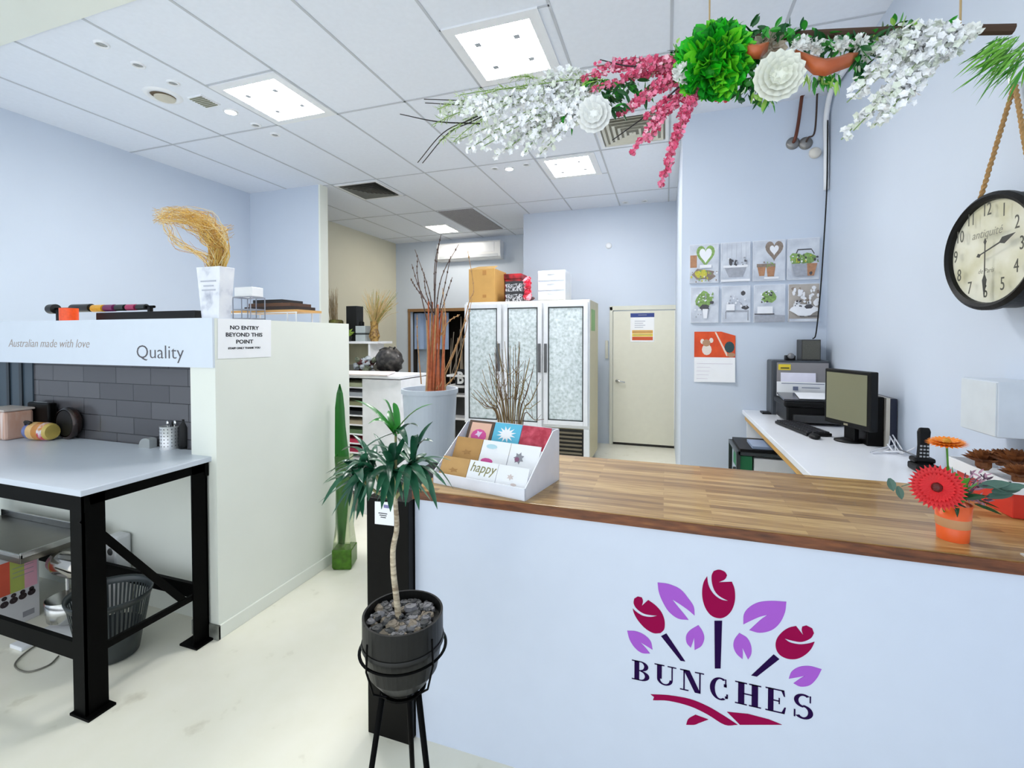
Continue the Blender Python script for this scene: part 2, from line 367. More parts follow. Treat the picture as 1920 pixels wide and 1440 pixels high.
def square_vent(x0, x1, y0, y1, label, mats, n=5):
    t = thing('ceiling_diffuser', label, 'vent', ((x0+x1)/2, (y0+y1)/2, ZC))
    cx, cy = (x0+x1)/2, (y0+y1)/2
    MB().box(x0, x1, y0, y1, ZC-.003, ZC).build('backing', mats[1], t)
    for sgn, nm in (((0, -1), 0), ((0, 1), 0), ((-1, 0), 1), ((1, 0), 1)):
        s = MB()
        for k in range(n):
            a = (k+.15)/n; bq = (k+.62)/n; za, zb = ZC-.002-.03*(1-a), ZC-.002-.03*(1-bq)-.012
            hx, hy = (x1-x0)/2, (y1-y0)/2
            if nm == 0: vs = [(cx-hx*a, cy+sgn[1]*hy*a, za), (cx+hx*a, cy+sgn[1]*hy*a, za), (cx+hx*bq, cy+sgn[1]*hy*bq, zb), (cx-hx*bq, cy+sgn[1]*hy*bq, zb)]
            else: vs = [(cx+sgn[0]*hx*a, cy-hy*a, za), (cx+sgn[0]*hx*a, cy+hy*a, za), (cx+sgn[0]*hx*bq, cy+hy*bq, zb), (cx+sgn[0]*hx*bq, cy-hy*bq, zb)]
            s.add(vs+[Vector(v)+Vector((0, 0, -.003)) for v in vs], [(0, 1, 2, 3), (7, 6, 5, 4), (0, 4, 5, 1), (1, 5, 6, 2), (2, 6, 7, 3), (3, 7, 4, 0)])
        s.build('louvre', mats[0], t)
    f = MB(); e = .03
    f.box(x0-e, x1+e, y0-e, y0, ZC-.014, ZC); f.box(x0-e, x1+e, y1, y1+e, ZC-.014, ZC); f.box(x0-e, x0, y0, y1, ZC-.014, ZC); f.box(x1, x1+e, y0, y1, ZC-.014, ZC)
    f.build('frame', WHITEP, t)
square_vent(-4.0, -3.44, 4.93, 5.5, 'square air diffuser with dark louvres beside the pier', [M('louvre_dark', '6d6e6a', rough=.5), M('vent_black', '2c2c2b')], 7)
square_vent(-.60, -.02, 4.18, 4.78, 'white louvred air diffuser behind the pink flower sprays', [M('louvre_cream', 'd8d6c8', rough=.5), M('vent_shadow', '8d8a7c')], 6)
t = thing('return_air_grille', 'long flat grey return air grille in front of the wall air conditioner', 'vent', (-3.07, 7.1, ZC))
MB().box(-3.35, -2.78, 6.43, 7.8, ZC-.01, ZC).build('mesh_panel', ramp_mat('grille_grey', [(.3, '88868a'), (.7, 'a5a3a5')], scale=60, rough=.6), t)
g = MB()
for i in range(34): g.box(-3.34, -2.79, 6.45+i*.04, 6.456+i*.04, ZC-.014, ZC-.01)
g.build('slats', M('grille_bar', '9a989b'), t)

# ------------------------------------------------------------ wall air conditioner
t = thing('air_conditioner', 'white wall-mounted split air conditioner high on the alcove wall', 'air conditioner', (-3.62, YB-.12, 3.08))
a = MB(); x0, x1 = -4.29, -2.96
pr = [(YB, 3.09), (YB-.14, 3.09), (YB-.19, 3.13), (YB-.2, 3.2), (YB-.2, 3.4), (YB-.17, 3.43), (YB, 3.43)]
a.ring_stack([[(x, y, z) for y, z in pr] for x in (x0, x1)]); a.build('body', WHITEP, t, bevel=.008)
MB().box(x0+.03, x1-.12, YB-.205, YB-.2, 3.215, 3.40).build('front_panel', WHITEL, t, bevel=.002)
MB().box(x0+.05, x1-.05, YB-.197, YB-.15, 3.125, 3.195).build('flap', M('flap_grey', 'c9ced6'), t, bevel=.004)

# ------------------------------------------------------------ glass door fridge
FY = 5.62; fx0 = -2.53; fx1 = -.885; FH = 2.06
t = thing('display_fridge', 'tall three-door glass display fridge with white frames and frosted panes', 'fridge', ((fx0+fx1)/2, FY+.36, 0))
SIDE = M('fridge_side_beige', 'c9bf9e', rough=.4, var=.03)
bd = MB(); bd.box(fx0, fx1, FY+.05, FY+.74, .06, FH); bd.mat(1).box(fx0, fx1, FY+.005, FY+.05, .47, FH)
bd.mat(1).box(fx1-.07, fx1, FY, FY+.05, .06, .47); bd.mat(1).box(fx0, fx0+.07, FY, FY+.05, .06, .47)
bd.build('body', [SIDE, M('fridge_frame_white', 'dfe2e6', rough=.35)], t, bevel=.006)
FROST = ramp_mat('frosted_glass_pane', [(.3, 'a3b3b6'), (.45, 'c2ced2'), (.6, 'd3dee3'), (.8, 'ecf3f7')], scale=28, rough=.12, detail=9, coat=.6)
dw = (fx1-fx0-.02)/3
ds = [-2.53, -2.085, -1.575]; de = [-2.10, -1.61, -.905]
ds = [fx0, ony(944, 650, FY).x+.01, ony(1019, 650, FY).x+.01]; de = [ony(941, 650, FY).x, ony(1017, 650, FY).x, ony(1103, 650, FY).x]
for i in range(3):
    a0, a1 = ds[i], de[i]; z0, z1 = (.51 if i == 2 else .47), FH-.03
    f = MB(); e = .055
    f.box(a0, a0+e, FY-.035, FY, z0, z1); f.box(a1-e, a1, FY-.035, FY, z0, z1); f.box(a0+e, a1-e, FY-.035, FY, z0, z0+e); f.box(a0+e, a1-e, FY-.035, FY, z1-e, z1)
    dd = f.build('door', M('door_frame_white', 'dfe2e8', rough=.3), t, bevel=.004)
    q = MB(); e2 = e+.014; q.box(a0+e, a0+e2, FY-.03, FY-.005, z0+e, z1-e); q.box(a1-e2, a1-e, FY-.03, FY-.005, z0+e, z1-e); q.box(a0+e, a1-e, FY-.03, FY-.005, z1-e2, z1-e); q.box(a0+e, a1-e, FY-.03, FY-.005, z0+e, z0+e2)
    q.build('gasket', M('gasket_dark', '343a3d', rough=.5), dd)
    MB().box(a0+e2, a1-e2, FY-.022, FY-.012, z0+e2, z1-e2).build('glass', FROST, dd)
    hx = a1-.028 if i < 2 else a0+.028
    MB().box(hx-.016, hx+.016, FY-.062, FY-.035, 1.16, 1.52).build('handle', M('handle_grey', '55565a', rough=.3), dd, bevel=.004)
g = MB(); g.box(fx0+.07, fx1-.07, FY+.03, FY+.05, .08, .45); g.mat(1)
for i in range(7): g.box(ds[2]+.02, fx1-.09, FY+.005, FY+.028, .10+i*.05, .122+i*.05)
g.build('vent_grille', [M('grille_black', '1d1b18'), M('grille_brown', '6c6453', rough=.4)], t)
MB().box(fx1, fx1+.003, FY+.14, FY+.44, 1.68, 1.95).build('sticker', M('sticker_green', '86b36a'), t)
f = MB()
for x in (fx0+.08, fx1-.08):
    for y in (FY+.12, FY+.66): f.lathe([(.03, 0), (.035, .01), (.02, .06)], (x, y, 0), 12, cap=True)
f.build('feet', BLACK, t)

# things on the fridge top
TOP = FH
p0 = ony(866, 565, 5.7); p1 = ony(920, 565, 5.7)
t = thing('cardboard_box', 'large brown cardboard carton on top of the display fridge', 'box', ((p0.x+p1.x)/2, 5.9, TOP))
CARD = M('kraft_cardboard', 'c69a57', rough=.75, var=.05, scale=6)
zt = 2.50
MB().box(-2.50, -2.13, 5.66, 6.12, TOP, zt).build('carton', CARD, t, bevel=.004)
fl = MB(); fl.add([(-2.50, 5.66, zt), (-2.13, 5.66, zt), (-2.16, 5.86, zt+.06), (-2.44, 5.86, zt+.06), (-2.50, 5.66, zt+.004), (-2.13, 5.66, zt+.004), (-2.16, 5.86, zt+.064), (-2.44, 5.86, zt+.064)], [(0, 1, 2, 3), (7, 6, 5, 4), (0, 4, 5, 1), (1, 5, 6, 2), (2, 6, 7, 3), (3, 7, 4, 0)])
fl.build('flap', M('kraft_flap', 'd3aa69', rough=.75), t)
tp = MB(); tp.box(-2.30, -2.25, 5.655, 5.66, 2.42, 2.48); tp.box(-2.30, -2.25, 5.655, 5.66, 2.12, 2.16); tp.build('tape', M('tape_brown', 'b07d3c'), t)
CHK = ramp_mat('black_white_pattern', [(.0, '2a2a30'), (.45, '2a2a30'), (.5, 'b4b6bc'), (1, 'c8c9ce')], kind='voronoi', scale=75, rough=.5, interp='LINEAR')
pb = ony(950, 565, 5.72)
for k, (z, l) in enumerate(((TOP, 'black and white patterned box, lower of two stacked on the fridge'), (TOP+.135, 'black and white patterned box, upper of two stacked on the fridge'))):
    t = thing('patterned_box', l, 'box', (pb.x+.12, 5.84, z), 'patterned boxes on the fridge')
    MB().box(pb.x-.01, pb.x+.22, 5.70, 5.98, z, z+.10).build('box_body', CHK, t)
    MB().box(pb.x-.014, pb.x+.224, 5.696, 5.984, z+.10, z+.132).build('lid', M('box_lid_black', '26262b'), t, bevel=.002)
o = MB().box(pb.x-.13, pb.x+.10, 6.02, 6.28, TOP, 2.44).box(pb.x-.14, pb.x+.11, 6.01, 6.29, 2.40, 2.47).build('red_gift_box', ramp_mat('dark_red_card', [(.4, '5a1218'), (.6, 'c81d2e')], scale=8), bevel=.004)
tag(o, 'dark red gift box behind the patterned boxes on the fridge', 'box')
t = thing('tinsel_bundle', 'bundle of red and pink tinsel lying right of the patterned boxes', 'decoration', (pb.x+.33, 5.85, TOP))
q = MB()
for k in range(60):
    c0 = Vector((pb.x+.285+rnd(-.02, .03), 5.715+rnd(-.035, .03), TOP+.045+abs(rnd(-.1, .28))*(1-.2*random.random())))
    q.mat(0 if random.random() < .6 else 1); q.ball(c0, rnd(.02, .038), 6, 4, jit=.3)
q.build('tinsel', [M('tinsel_red', 'd3203c', rough=.3), M('tinsel_pink', 'f0a0ae', rough=.4)], t)
MB().ball((pb.x+.32, 5.70, TOP+.035), .045, 8, 4, sc=(1.5, .7, .6), jit=.2).build('dark_ribbon', M('ribbon_maroon', '3c0d16'), t)
# translucent drawer unit
dx0, dx1 = ony(1008, 560, 5.8).x, ony(1060, 560, 5.8).x
t = thing('drawer_unit', 'translucent white plastic drawer unit on the right of the fridge top', 'drawers', ((dx0+dx1)/2, 5.95, TOP))
CLR = M('frosted_white_plastic', 'e9eef6', rough=.25, alpha=.9)
MB().box(dx0, dx1, 5.8, 6.2, TOP, TOP+.40).build('shell', CLR, t, bevel=.008)
for k in range(3):
    dd = MB().box(dx0+.012, dx1-.012, 5.785, 5.8, TOP+.02+k*.125, TOP+.125+k*.125).build('drawer', M('drawer_front_white', 'dfe6f0', rough=.2), t, bevel=.003)
    MB().box((dx0+dx1)/2-.05, (dx0+dx1)/2+.05, 5.775, 5.785, TOP+.10+k*.125, TOP+.113+k*.125).build('pull', WHITEP, dd)

# ------------------------------------------------------------ counter
KY, KZ, KX = 1.585, 1.0, -.94
t = thing('service_counter', 'white service counter with acacia block top and tulip logo front', 'counter', (.15, 1.95, 0))
ct = MB(); ct.box(KX-.005, XR-.002, KY+.004, 2.30, KZ-.036, KZ); ct.build('countertop', wood_mat(), t, bevel=.002)
MB().box(KX-.006, XR-.002, KY, KY+.004, KZ-.036, KZ-.003).build('front_edge', ramp_mat('dark_stained_edge', [(.3, '4a2611'), (.6, '7a4523'), (.8, '96602f')], scale=5, rough=.35, stretch=(2, 1, 14)), t)
MB().box(KX, XR-.002, KY+.012, KY+.035, 0, KZ-.036).build('front_panel', M('counter_white', 'd4dcec', rough=.25, var=.01), t)
MB().box(KX, KX+.02, KY+.035, 2.26, 0, KZ-.036).build('side_panel', WHITEL, t)
MB().box(KX+.02, XR-.004, 2.0, 2.26, .5, .53).build('inner_shelf', WHITEL, t)
MB().box(-1.135, KX-.004, KY-.03, 2.1, 0, KZ-.04).build('end_panel', GLOSSB, t, bevel=.002)['label'] = 'black gloss end panel'
ny = KY-.031
n = MB(); n.poly([ony(703, 940, ny), ony(703, 982, ny), ony(739, 986, ny), ony(739, 942, ny)], (0, -1, 0), .001)
n.mat(1)
for k in range(3): a = ony(710+k*2, 962+k*4, ny); n.box(a.x, a.x+.04-.008*k, ny-.0018, ny-.001, a.z, a.z+.003)
c0 = ony(722, 950, ny); n.mat(2).box(c0.x-.005, c0.x+.02, ny-.0018, ny-.001, c0.z-.004, c0.z+.008)
tag(n.build('counter_notice', [PAPER, INK, M('notice_purple', '7a77a8')]), 'small white printed notice on the black counter end', 'notice')
# logo: outlines lie flat on the counter's front
LY = KY+.012
def LP(x, y): return ony(x, y, LY)
lg = thing('counter_logo', 'purple and magenta tulip logo with BUNCHES lettering on the counter front', 'logo', tuple(LP(1360, 1250)))
def smooth_outline(pts, lim=42):
    """rounds an outline, keeping its sharp corners"""
    n = len(pts)
    if n < 6: return pts
    V = [Vector((x, y, 0)) for x, y in pts]; corner = []
    for i in range(n):
        a = V[i]-V[i-1]; b = V[(i+1) % n]-V[i]; corner.append(math.degrees(a.angle(b)) > lim)
    out = []
    for i in range(n):
        p1, p2 = V[i], V[(i+1) % n]; p0 = p1*2-p2 if corner[i] else V[i-1]; p3 = p2*2-p1 if corner[(i+1) % n] else V[(i+2) % n]
        for k in range(4):
            t = k/4; q = .5*((2*p1)+(-p0+p2)*t+(2*p0-5*p1+4*p2-p3)*t*t+(-p0+3*p1-3*p2+p3)*t**3); out.append((q.x, q.y))
    return out
def z8(pts): return [LP(1140+x*.21875, 1050+y*.21875) for x, y in smooth_outline(pts)]
LIL = M('logo_lilac', 'aa5fcb', rough=.7, var=.01, spec=.1); MAG = M('logo_magenta', '960346', rough=.7, var=.01, spec=.1); PUR = M('logo_purple', '22043f', rough=.7, var=.01, spec=.1)
leaves = [[(425, 192), (520, 205), (620, 250), (690, 330), (735, 400), (742, 475), (690, 430), (620, 380), (548, 335), (600, 400), (650, 460), (690, 512), (600, 500), (520, 440), (465, 350), (435, 270)],
 [(1528, 357), (1400, 350), (1290, 362), (1210, 405), (1165, 465), (1160, 550), (1220, 520), (1300, 485), (1370, 468), (1310, 510), (1260, 555), (1212, 600), (1300, 622), (1400, 600), (1470, 540), (1515, 450)],
 [(165, 605), (240, 610), (310, 640), (365, 695), (382, 768), (330, 735), (272, 700), (320, 750), (360, 800), (290, 795), (230, 750), (185, 680)],
 [(775, 558), (810, 610), (825, 670), (800, 735), (742, 770), (740, 710), (738, 665), (722, 715), (710, 750), (675, 710), (670, 650), (705, 600)],
 [(1125, 625), (1190, 665), (1225, 730), (1228, 800), (1200, 852), (1175, 800), (1152, 752), (1155, 800), (1152, 848), (1100, 800), (1075, 740), (1085, 680)],
 [(1830, 935), (1730, 908), (1640, 915), (1575, 955), (1550, 1015), (1610, 1005), (1690, 990), (1640, 1020), (1590, 1055), (1650, 1083), (1730, 1070), (1790, 1010)]]
for L in leaves: MB().poly(z8(L), (0, -1, 0), .0015).build('logo_leaf', LIL, lg)
buds = [[[(850, 140), (865, 215), (900, 275), (960, 325), (1035, 352), (1000, 358), (930, 320), (875, 255), (855, 190)]],
]
def bud(outs):
    m = MB()
    for o_ in outs: m.poly(z8(o_), (0, -1, 0), .0015)
    m.build('logo_tulip', MAG, lg)
bud([[(850, 138), (820, 190), (807, 260), (812, 340), (840, 420), (890, 478), (960, 498), (1020, 475), (1065, 420), (1088, 340), (1085, 250), (1062, 186), (945, 190), (1000, 165), (1020, 130), (1000, 100), (950, 82), (905, 95), (888, 135), (892, 200), (915, 265), (960, 312), (1035, 352), (975, 340), (920, 305), (880, 255), (858, 200)]])
bud([[(212, 415), (225, 460), (260, 520), (320, 585), (390, 625), (450, 625), (482, 590), (485, 520), (460, 450), (410, 390), (345, 342), (290, 392), (300, 350), (290, 320), (255, 312), (225, 330), (220, 370), (245, 415), (300, 455), (360, 470), (425, 475), (370, 488), (300, 478), (245, 445)]])
bud([[(1770, 700), (1740, 760), (1690, 810), (1620, 845), (1540, 845), (1470, 810), (1438, 750), (1445, 680), (1490, 620), (1550, 580), (1612, 565), (1672, 642), (1660, 600), (1665, 570), (1700, 560), (1750, 585), (1765, 625), (1735, 670), (1660, 700), (1580, 690), (1510, 670), (1560, 705), (1640, 722), (1715, 715)]])
for q in ([(912, 520), (978, 520), (965, 928), (915, 928)], [(455, 652), (500, 628), (662, 868), (622, 862)], [(1420, 808), (1468, 848), (1275, 998), (1228, 988)]):
    MB().poly(z8(q), (0, -1, 0), .0015).build('logo_stem', PUR, lg)
r = MB()
for q in ([(365, 1150), (520, 1158), (700, 1190), (850, 1250), (980, 1325), (1110, 1410), (1000, 1410), (850, 1320), (700, 1250), (520, 1205), (385, 1200), (395, 1172)],
          [(1020, 1300), (1200, 1318), (1380, 1365), (1490, 1410), (1130, 1410)],
          [(670, 1410), (690, 1360), (750, 1325), (860, 1365), (780, 1395), (740, 1410)]):
    r.poly(z8(q), (0, -1, 0), .0015)
r.build('logo_ribbon', MAG, lg)
# serif letters drawn as strokes in a unit box
def R(x0, y0, x1, y1): return [(x0, y0), (x1, y0), (x1, y1), (x0, y1)]
def arc(cx, cy, rx, ry, th, tv, a0, a1, n=14):
    o_ = []; i_ = []
    for k in range(n+1):
        a = math.radians(a0+(a1-a0)*k/n); o_.append((cx+rx*math.cos(a), cy+ry*math.sin(a))); i_.append((cx+(rx-th)*math.cos(a), cy+(ry-tv)*math.sin(a)))
    return [(o_[k], o_[k+1], i_[k+1], i_[k]) for k in range(n)]
SH = .045
G = {'B': [R(.16, 0, .42, 1), R(.02, 0, .5, SH), R(.02, 1-SH, .5, 1), R(.4, .49, .55, .49+SH)]+arc(.5, .255, .46, .255, .24, SH, -90, 90)+arc(.5, .755, .4, .245, .22, SH, -90, 90),
     'U': [R(.12, .3, .34, 1), R(.0, 1-SH, .46, 1), R(.6, 1-SH, 1, 1), R(.78, .3, .84, 1)]+arc(.48, .3, .36, .3, .14, .06, 180, 360),
     'N': [R(.14, 0, .2, 1), R(.8, 0, .86, 1), R(.0, 0, .36, SH), R(0, 1-SH, .34, 1), R(.62, 1-SH, 1, 1), [(.14, 1), (.4, 1), (.86, 0), (.62, 0)]],
     'C': arc(.55, .5, .5, .52, .24, .06, 60, 300, 20)+[R(.78, .62, .84, .98), R(.72, .62, .86, .75), R(.84, .12, .92, .3), R(.78, .1, .9, .2)],
     'H': [R(.12, 0, .36, 1), R(.64, 0, .88, 1), R(0, 0, .46, SH), R(0, 1-SH, .46, 1), R(.54, 0, 1, SH), R(.54, 1-SH, 1, 1), R(.3, .48, .7, .48+SH)],
     'E': [R(.12, 0, .38, 1), R(0, 0, .9, SH), R(0, 1-SH, .88, 1), R(.36, .48, .68, .48+SH), R(.62, .38, .68, .64), [(.9, 0), (.96, .28), (.9, .28), (.74, 0)], [(.88, 1), (.92, .74), (.86, .74), (.72, 1)]],
     'S': arc(.5, .74, .42, .28, .2, .07, 50, 270, 16)+arc(.5, .27, .44, .29, .22, .07, -140, 90, 16)+[R(.78, .7, .84, .98), R(.08, .02, .15, .32)]}
cells = (('B', 1184, 1219, 1277), ('U', 1227, 1268, 1286), ('N', 1275, 1320, 1298), ('C', 1329, 1368, 1312), ('H', 1378, 1427, 1324), ('E', 1435, 1475, 1336), ('S', 1485, 1527, 1348))
zb0 = LP(1200, 1274).z; zt0 = LP(1200, 1240).z
for ch, xa, xb, yb in cells:
    A = LP(xa, yb-18); B = LP(xb, yb-10); 
    zb = LP((xa+xb)/2, yb-1).z; zt = LP((xa+xb)/2, yb-1-(36+(xa-1184)*.03)).z
    m = MB()
    for st in G[ch]: m.poly([(A.x+(B.x-A.x)*x, LY-.0001, zb+(zt-zb)*y) for x, y in st], (0, -1, 0), .0014)
    m.build('logo_letter', PUR, lg)


# ------------------------------------------------------------ card display on the counter
A = onz(812, 905, KZ); B = onz(985, 940, KZ); ux = (B-A).normalized(); uy = Vector((-ux.y, ux.x, 0)); SW = (B-A).length; SD = .30; SHh = .215
t = thing('card_display', 'white cardboard display stand holding greeting cards on the counter', 'display stand', tuple(A+ux*SW/2+uy*SD/2))
def cp(u, v, z): return A+ux*u+uy*v+Vector((0, 0, z))
sd = []
for u in (0, SW-.004):
    q = MB(); q.poly([cp(u, 0, 0), cp(u, SD, 0), cp(u, SD, SHh), cp(u, SD-.06, SHh), cp(u, 0, .045)], ux, .004); q.build('side_panel', M('display_white', 'e9ecf6', rough=.4), t)
MB().poly([cp(0, 0, 0), cp(SW, 0, 0), cp(SW, 0, .045), cp(0, 0, .045)], uy, .004).build('front_lip', M('display_white', 'e9ecf6'), t)
MB().poly([cp(0, SD-.004, 0), cp(SW, SD-.004, 0), cp(SW, SD-.004, SHh), cp(0, SD-.004, SHh)], uy, .004).build('back_panel', M('display_white', 'e9ecf6'), t)
MB().poly([cp(0, .004, .003), cp(SW, .004, .003), cp(SW, SD-.004, .003), cp(0, SD-.004, .003)], (0, 0, 1), .003).build('base', M('display_white', 'e9ecf6'), t)
dv = MB()
for k in range(3):
    v0 = .01+k*.09; z0 = .006
    dv.poly([cp(.004, v0+.075, z0), cp(SW-.004, v0+.075, z0), cp(SW-.004, v0+.085, .04+k*.055), cp(.004, v0+.085, .04+k*.055)], uy, .002)
dv.build('tier_divider', M('display_white', 'e9ecf6'), t)
cw = (SW-.03)/3
cols = [
 [('kraft greeting card at the front left of the display', M('card_kraft', 'c79c62', rough=.7, var=.08), 'kraft'), ('white greeting card with grey script, front centre of display', PAPER, 'happy'), ('white greeting card with faint print, front right of display', PAPER, 'plain')],
 [('plain brown kraft card in the middle left pocket', M('card_kraft2', 'bd9055', rough=.7, var=.08), 'k2'), ('white greeting card with pink smudge, middle pocket of display', PAPER, 'pink'), ('white greeting card with grey flower, middle right pocket', PAPER, 'flower')],
 [('dark-framed card with pink flower bowl, back left pocket', M('card_brown', '5b4638', rough=.6), 'cup'), ('sky blue card with white star flower, back centre pocket', M('card_blue', '5fbfe0', rough=.5), 'blue'), ('dark red greeting card in the back right pocket', ramp_mat('card_red', [(.4, 'b02740'), (.65, 'd6556a')], scale=30), 'red')]]
PK = M('card_pink', 'd94f9c'); YL = M('card_yellow', 'ecd65a'); ORG_ = M('card_orange', 'e08038'); GY = M('card_grey', '8f8f96')
lean = Vector((0, 0, 1))*.88+uy*.47; lean.normalize(); nrm = ux.cross(lean)   # faces the customer
HH = (.105, .125, .14)
for row in range(3):
    for cidx in range(3):
        lab, mt, kind = cols[row][cidx]
        u0 = .012+cidx*(cw+.003); v0 = .012+row*.088; z0 = .008+row*.045; h_ = HH[row]
        b0 = cp(u0, v0, z0)
        tc_ = thing('greeting_card', lab, 'card', tuple(b0+ux*cw/2), 'greeting cards in the counter display')
        def cq(a, b, d=0.): return b0+ux*cw*a+lean*h_*b+nrm*d
        def rect(mb, a0, b0_, a1, b1, d): mb.poly([cq(a0, b0_, d), cq(a1, b0_, d), cq(a1, b1, d), cq(a0, b1, d)], nrm, .0006)
        MB().poly([cq(0, 0), cq(1, 0), cq(1, 1), cq(0, 1)], nrm, .004).build('card_sheet', mt, tc_)
        def blob(mb, ca, cb, ra, rb, n=14, d=.0045, star=0):
            pts = []
            for k in range(n):
                an = 2*PI*k/n; f = 1 if not star else (1 if k % 2 else star); pts.append(cq(ca+ra*f*math.cos(an), cb+rb*f*math.sin(an), d))
            mb.poly(pts, nrm, .0006)
        q = MB()
        if kind == 'cup':
            rect(q.mat(0), .12, .1, .9, .93, .0045); blob(q.mat(1), .5, .5, .3, .22, 12, .0055); blob(q.mat(2), .5, .56, .16, .12, 9, .0065, .5)
            q.build('print', [M('card_peach', 'e8b9a2'), PK, M('card_lilac', 'ead3ee')], tc_)
        elif kind == 'blue':
            blob(q.mat(0), .5, .66, .36, .26, 24, .0045, .5); rect(q.mat(1), 0, .02, 1, .4, .0045); rect(q.mat(2), 0, .02, .35, .25, .0055)
            q.build('print', [PAPER, YL, ORG_], tc_)
        elif kind == 'pink':
            rect(q.mat(0), 0, .05, 1, .5, .0045); blob(q.mat(1), .3, .3, .22, .1, 10, .0055); blob(q.mat(2), .35, .8, .2, .08, 10)
            q.build('print', [PAPER, PK, M('card_pale_blue', 'b8dce8')], tc_)
        elif kind == 'red':
            rect(q.mat(0), 0, 0, 1, .28, .0045); q.build('print', [PAPER], tc_)
        elif kind == 'flower':
            blob(q.mat(0), .35, .55, .18, .2, 14, .0045, .6); blob(q.mat(1), .3, .5, .08, .08, 8, .0055); q.build('print', [GY, M('card_plum', '8c5a78')], tc_)
        elif kind == 'plain':
            blob(q.mat(0), .45, .6, .12, .12, 12, .0045, .5); blob(q.mat(0), .6, .35, .1, .05, 8); q.build('print', [M('card_faint', 'd8c8c4')], tc_)
        elif kind == 'happy':
            text('print', 'happy', cq(.5, .58, .0045), ux, lean, .055, M('card_olive_ink', '8a8552'), tc_, xs=.9, shear=.25, ext=.0004)
        else:
            blob(q.mat(0), .5, .5, .2, .1, 10, .0045, .5); q.build('print', [M('card_kraft_print', 'a87b42')], tc_)

# ------------------------------------------------------------ flower cup
fc = Vector((.812, 1.705, KZ))
t = thing('flower_cup', 'small orange cup with red and orange gerberas on the wooden counter', 'flower arrangement', tuple(fc))
MB().lathe([(.036, 0), (.0365, .004), (.043, .108), (.040, .108), (.034, .01), (.001, .01)], fc, 32).build('cup', M('cup_orange', 'f0642c', rough=.35), t, smooth=True)
MB().lathe([(.0388, .040), (.0408, .048), (.0412, .062), (.0402, .068)], fc+Vector((0, 0, 0)), 32).build('ribbon_band', M('hessian_band', 'c79468', rough=.7), t, smooth=True)
def gerbera(c, nrm, r, mt, mc, parent, name='gerbera', n=34, cup=.12):
    nrm = Vector(nrm).normalized(); a = nrm.cross(Vector((0, 0, 1))).normalized(); b = nrm.cross(a); q = MB()
    for ring, (rr, cnt, of) in enumerate(((1, n, 0), (.86, n, .5), (.62, n-8, .2))):
        q.mat(0)
        for k in range(cnt):
            an = 2*PI*(k+of)/cnt; d = a*math.cos(an)+b*math.sin(an)+nrm*(cup+ring*.12)
            q.leaf(c+nrm*.002*ring+d*r*.12, d, nrm.cross(d), r*rr*.9, r*.27, 0, 4, .1)
    q.mat(1).ball(c+nrm*.006, r*.22, 12, 6, sc=(1, 1, 1), jit=.05)
    return q.build(name, [mt, mc], parent)
GRED = M('petal_red', 'dc0f1c', rough=.45, var=.1, scale=30); GOR = M('petal_orange', 'fb8c1e', rough=.45, var=.1)
rc = ony(1757, 914, 1.64); gerbera(rc, (-.42, -.86, .25), .064, GRED, M('gerbera_eye', '5a1410'), t, 'red_gerbera')
oc = ony(1775, 832, 1.72); gerbera(oc, (-.1, -.12, 1), .05, GOR, M('gerbera_eye2', 'c98a14'), t, 'orange_gerbera', 24, .05)
q = MB()
for tip in (rc, oc): q.tube(bez([fc+Vector((0, 0, .03)), fc*.5+tip*.5+Vector((.004, .01, .0)), tip], 5), .0028, 6)
q.build('stems', M('stem_green', '4c8a2a'), t)
GREEN = M('fresh_leaf_green', '4f9a2c', rough=.4, var=.15); DGREEN = M('dark_leaf_green', '1f4a2c', rough=.4, var=.15); EUC = M('eucalyptus_grey_green', '55776a', rough=.5, var=.12)
q = MB(); q.mat(0)
for k in range(16):
    bse = fc+Vector((rnd(-.02, .02), rnd(-.02, .02), .10+rnd(0, .07))); d = Vector((rnd(-.6, .8), rnd(-.4, .4), rnd(.5, 1.2))); q.leaf(bse, d, rv(1), rnd(.05, .1), rnd(.018, .03), .2)
q.mat(1)
for k in range(26):
    bse = fc+Vector((rnd(-.03, .05), rnd(-.02, .02), .11+rnd(0, .03))); d = Vector((rnd(-.8, 1), rnd(-.6, .5), rnd(-.1, .7))); q.leaf(bse, d, rv(1), rnd(.04, .08), rnd(.012, .022), .3)
q.build('foliage', [GREEN, DGREEN], t)
q = MB()
for (x, y, sx, sy) in ((1857, 915, 28, 12), (1880, 925, 26, 12), (1868, 935, 24, 10), (1895, 918, 22, 10), (1673, 897, 9, 14), (1688, 912, 8, 14)):
    p_ = ony(x, y, 1.72); q.leaf(p_-Vector((sx*.0009, 0, 0)), Vector((1, .2, .2)) if sx > sy else Vector((.3, 0, -1)), Vector((0, 1, .6)) if sx > sy else Vector((1, 0, 0)), max(sx, sy)*.0030, min(sx, sy)*.0030, 0)
for e_ in ((1690, 912), (1890, 925)):
    p_ = ony(*e_, 1.72); q.tube(bez([fc+Vector((0, 0, .12)), (fc+Vector((0, 0, .15)))*.5+p_*.5+Vector((0, 0, .02)), p_], 4), .0014, 5)
q.build('eucalyptus_sprig', EUC, t)
q = MB()
for k in range(70):
    c0 = ony(rnd(1805, 1850), rnd(885, 948), 1.73+rnd(-.02, .03)); q.mat(0 if k % 3 else 1); d = Vector((rnd(-.2, 1), rnd(-.4, .4), rnd(-.5, 1))); q.leaf(c0, d, rv(1), .02, .007, 0, 3)
for k in range(7): q.mat(1).tube([fc+Vector((.01, 0, .1)), ony(rnd(1810, 1845), rnd(880, 940), 1.73)], .0013, 5)
q.build('pink_filler_flower', [M('filler_mauve', 'b78aa2', var=.15), M('filler_dark', '4f3148')], t)

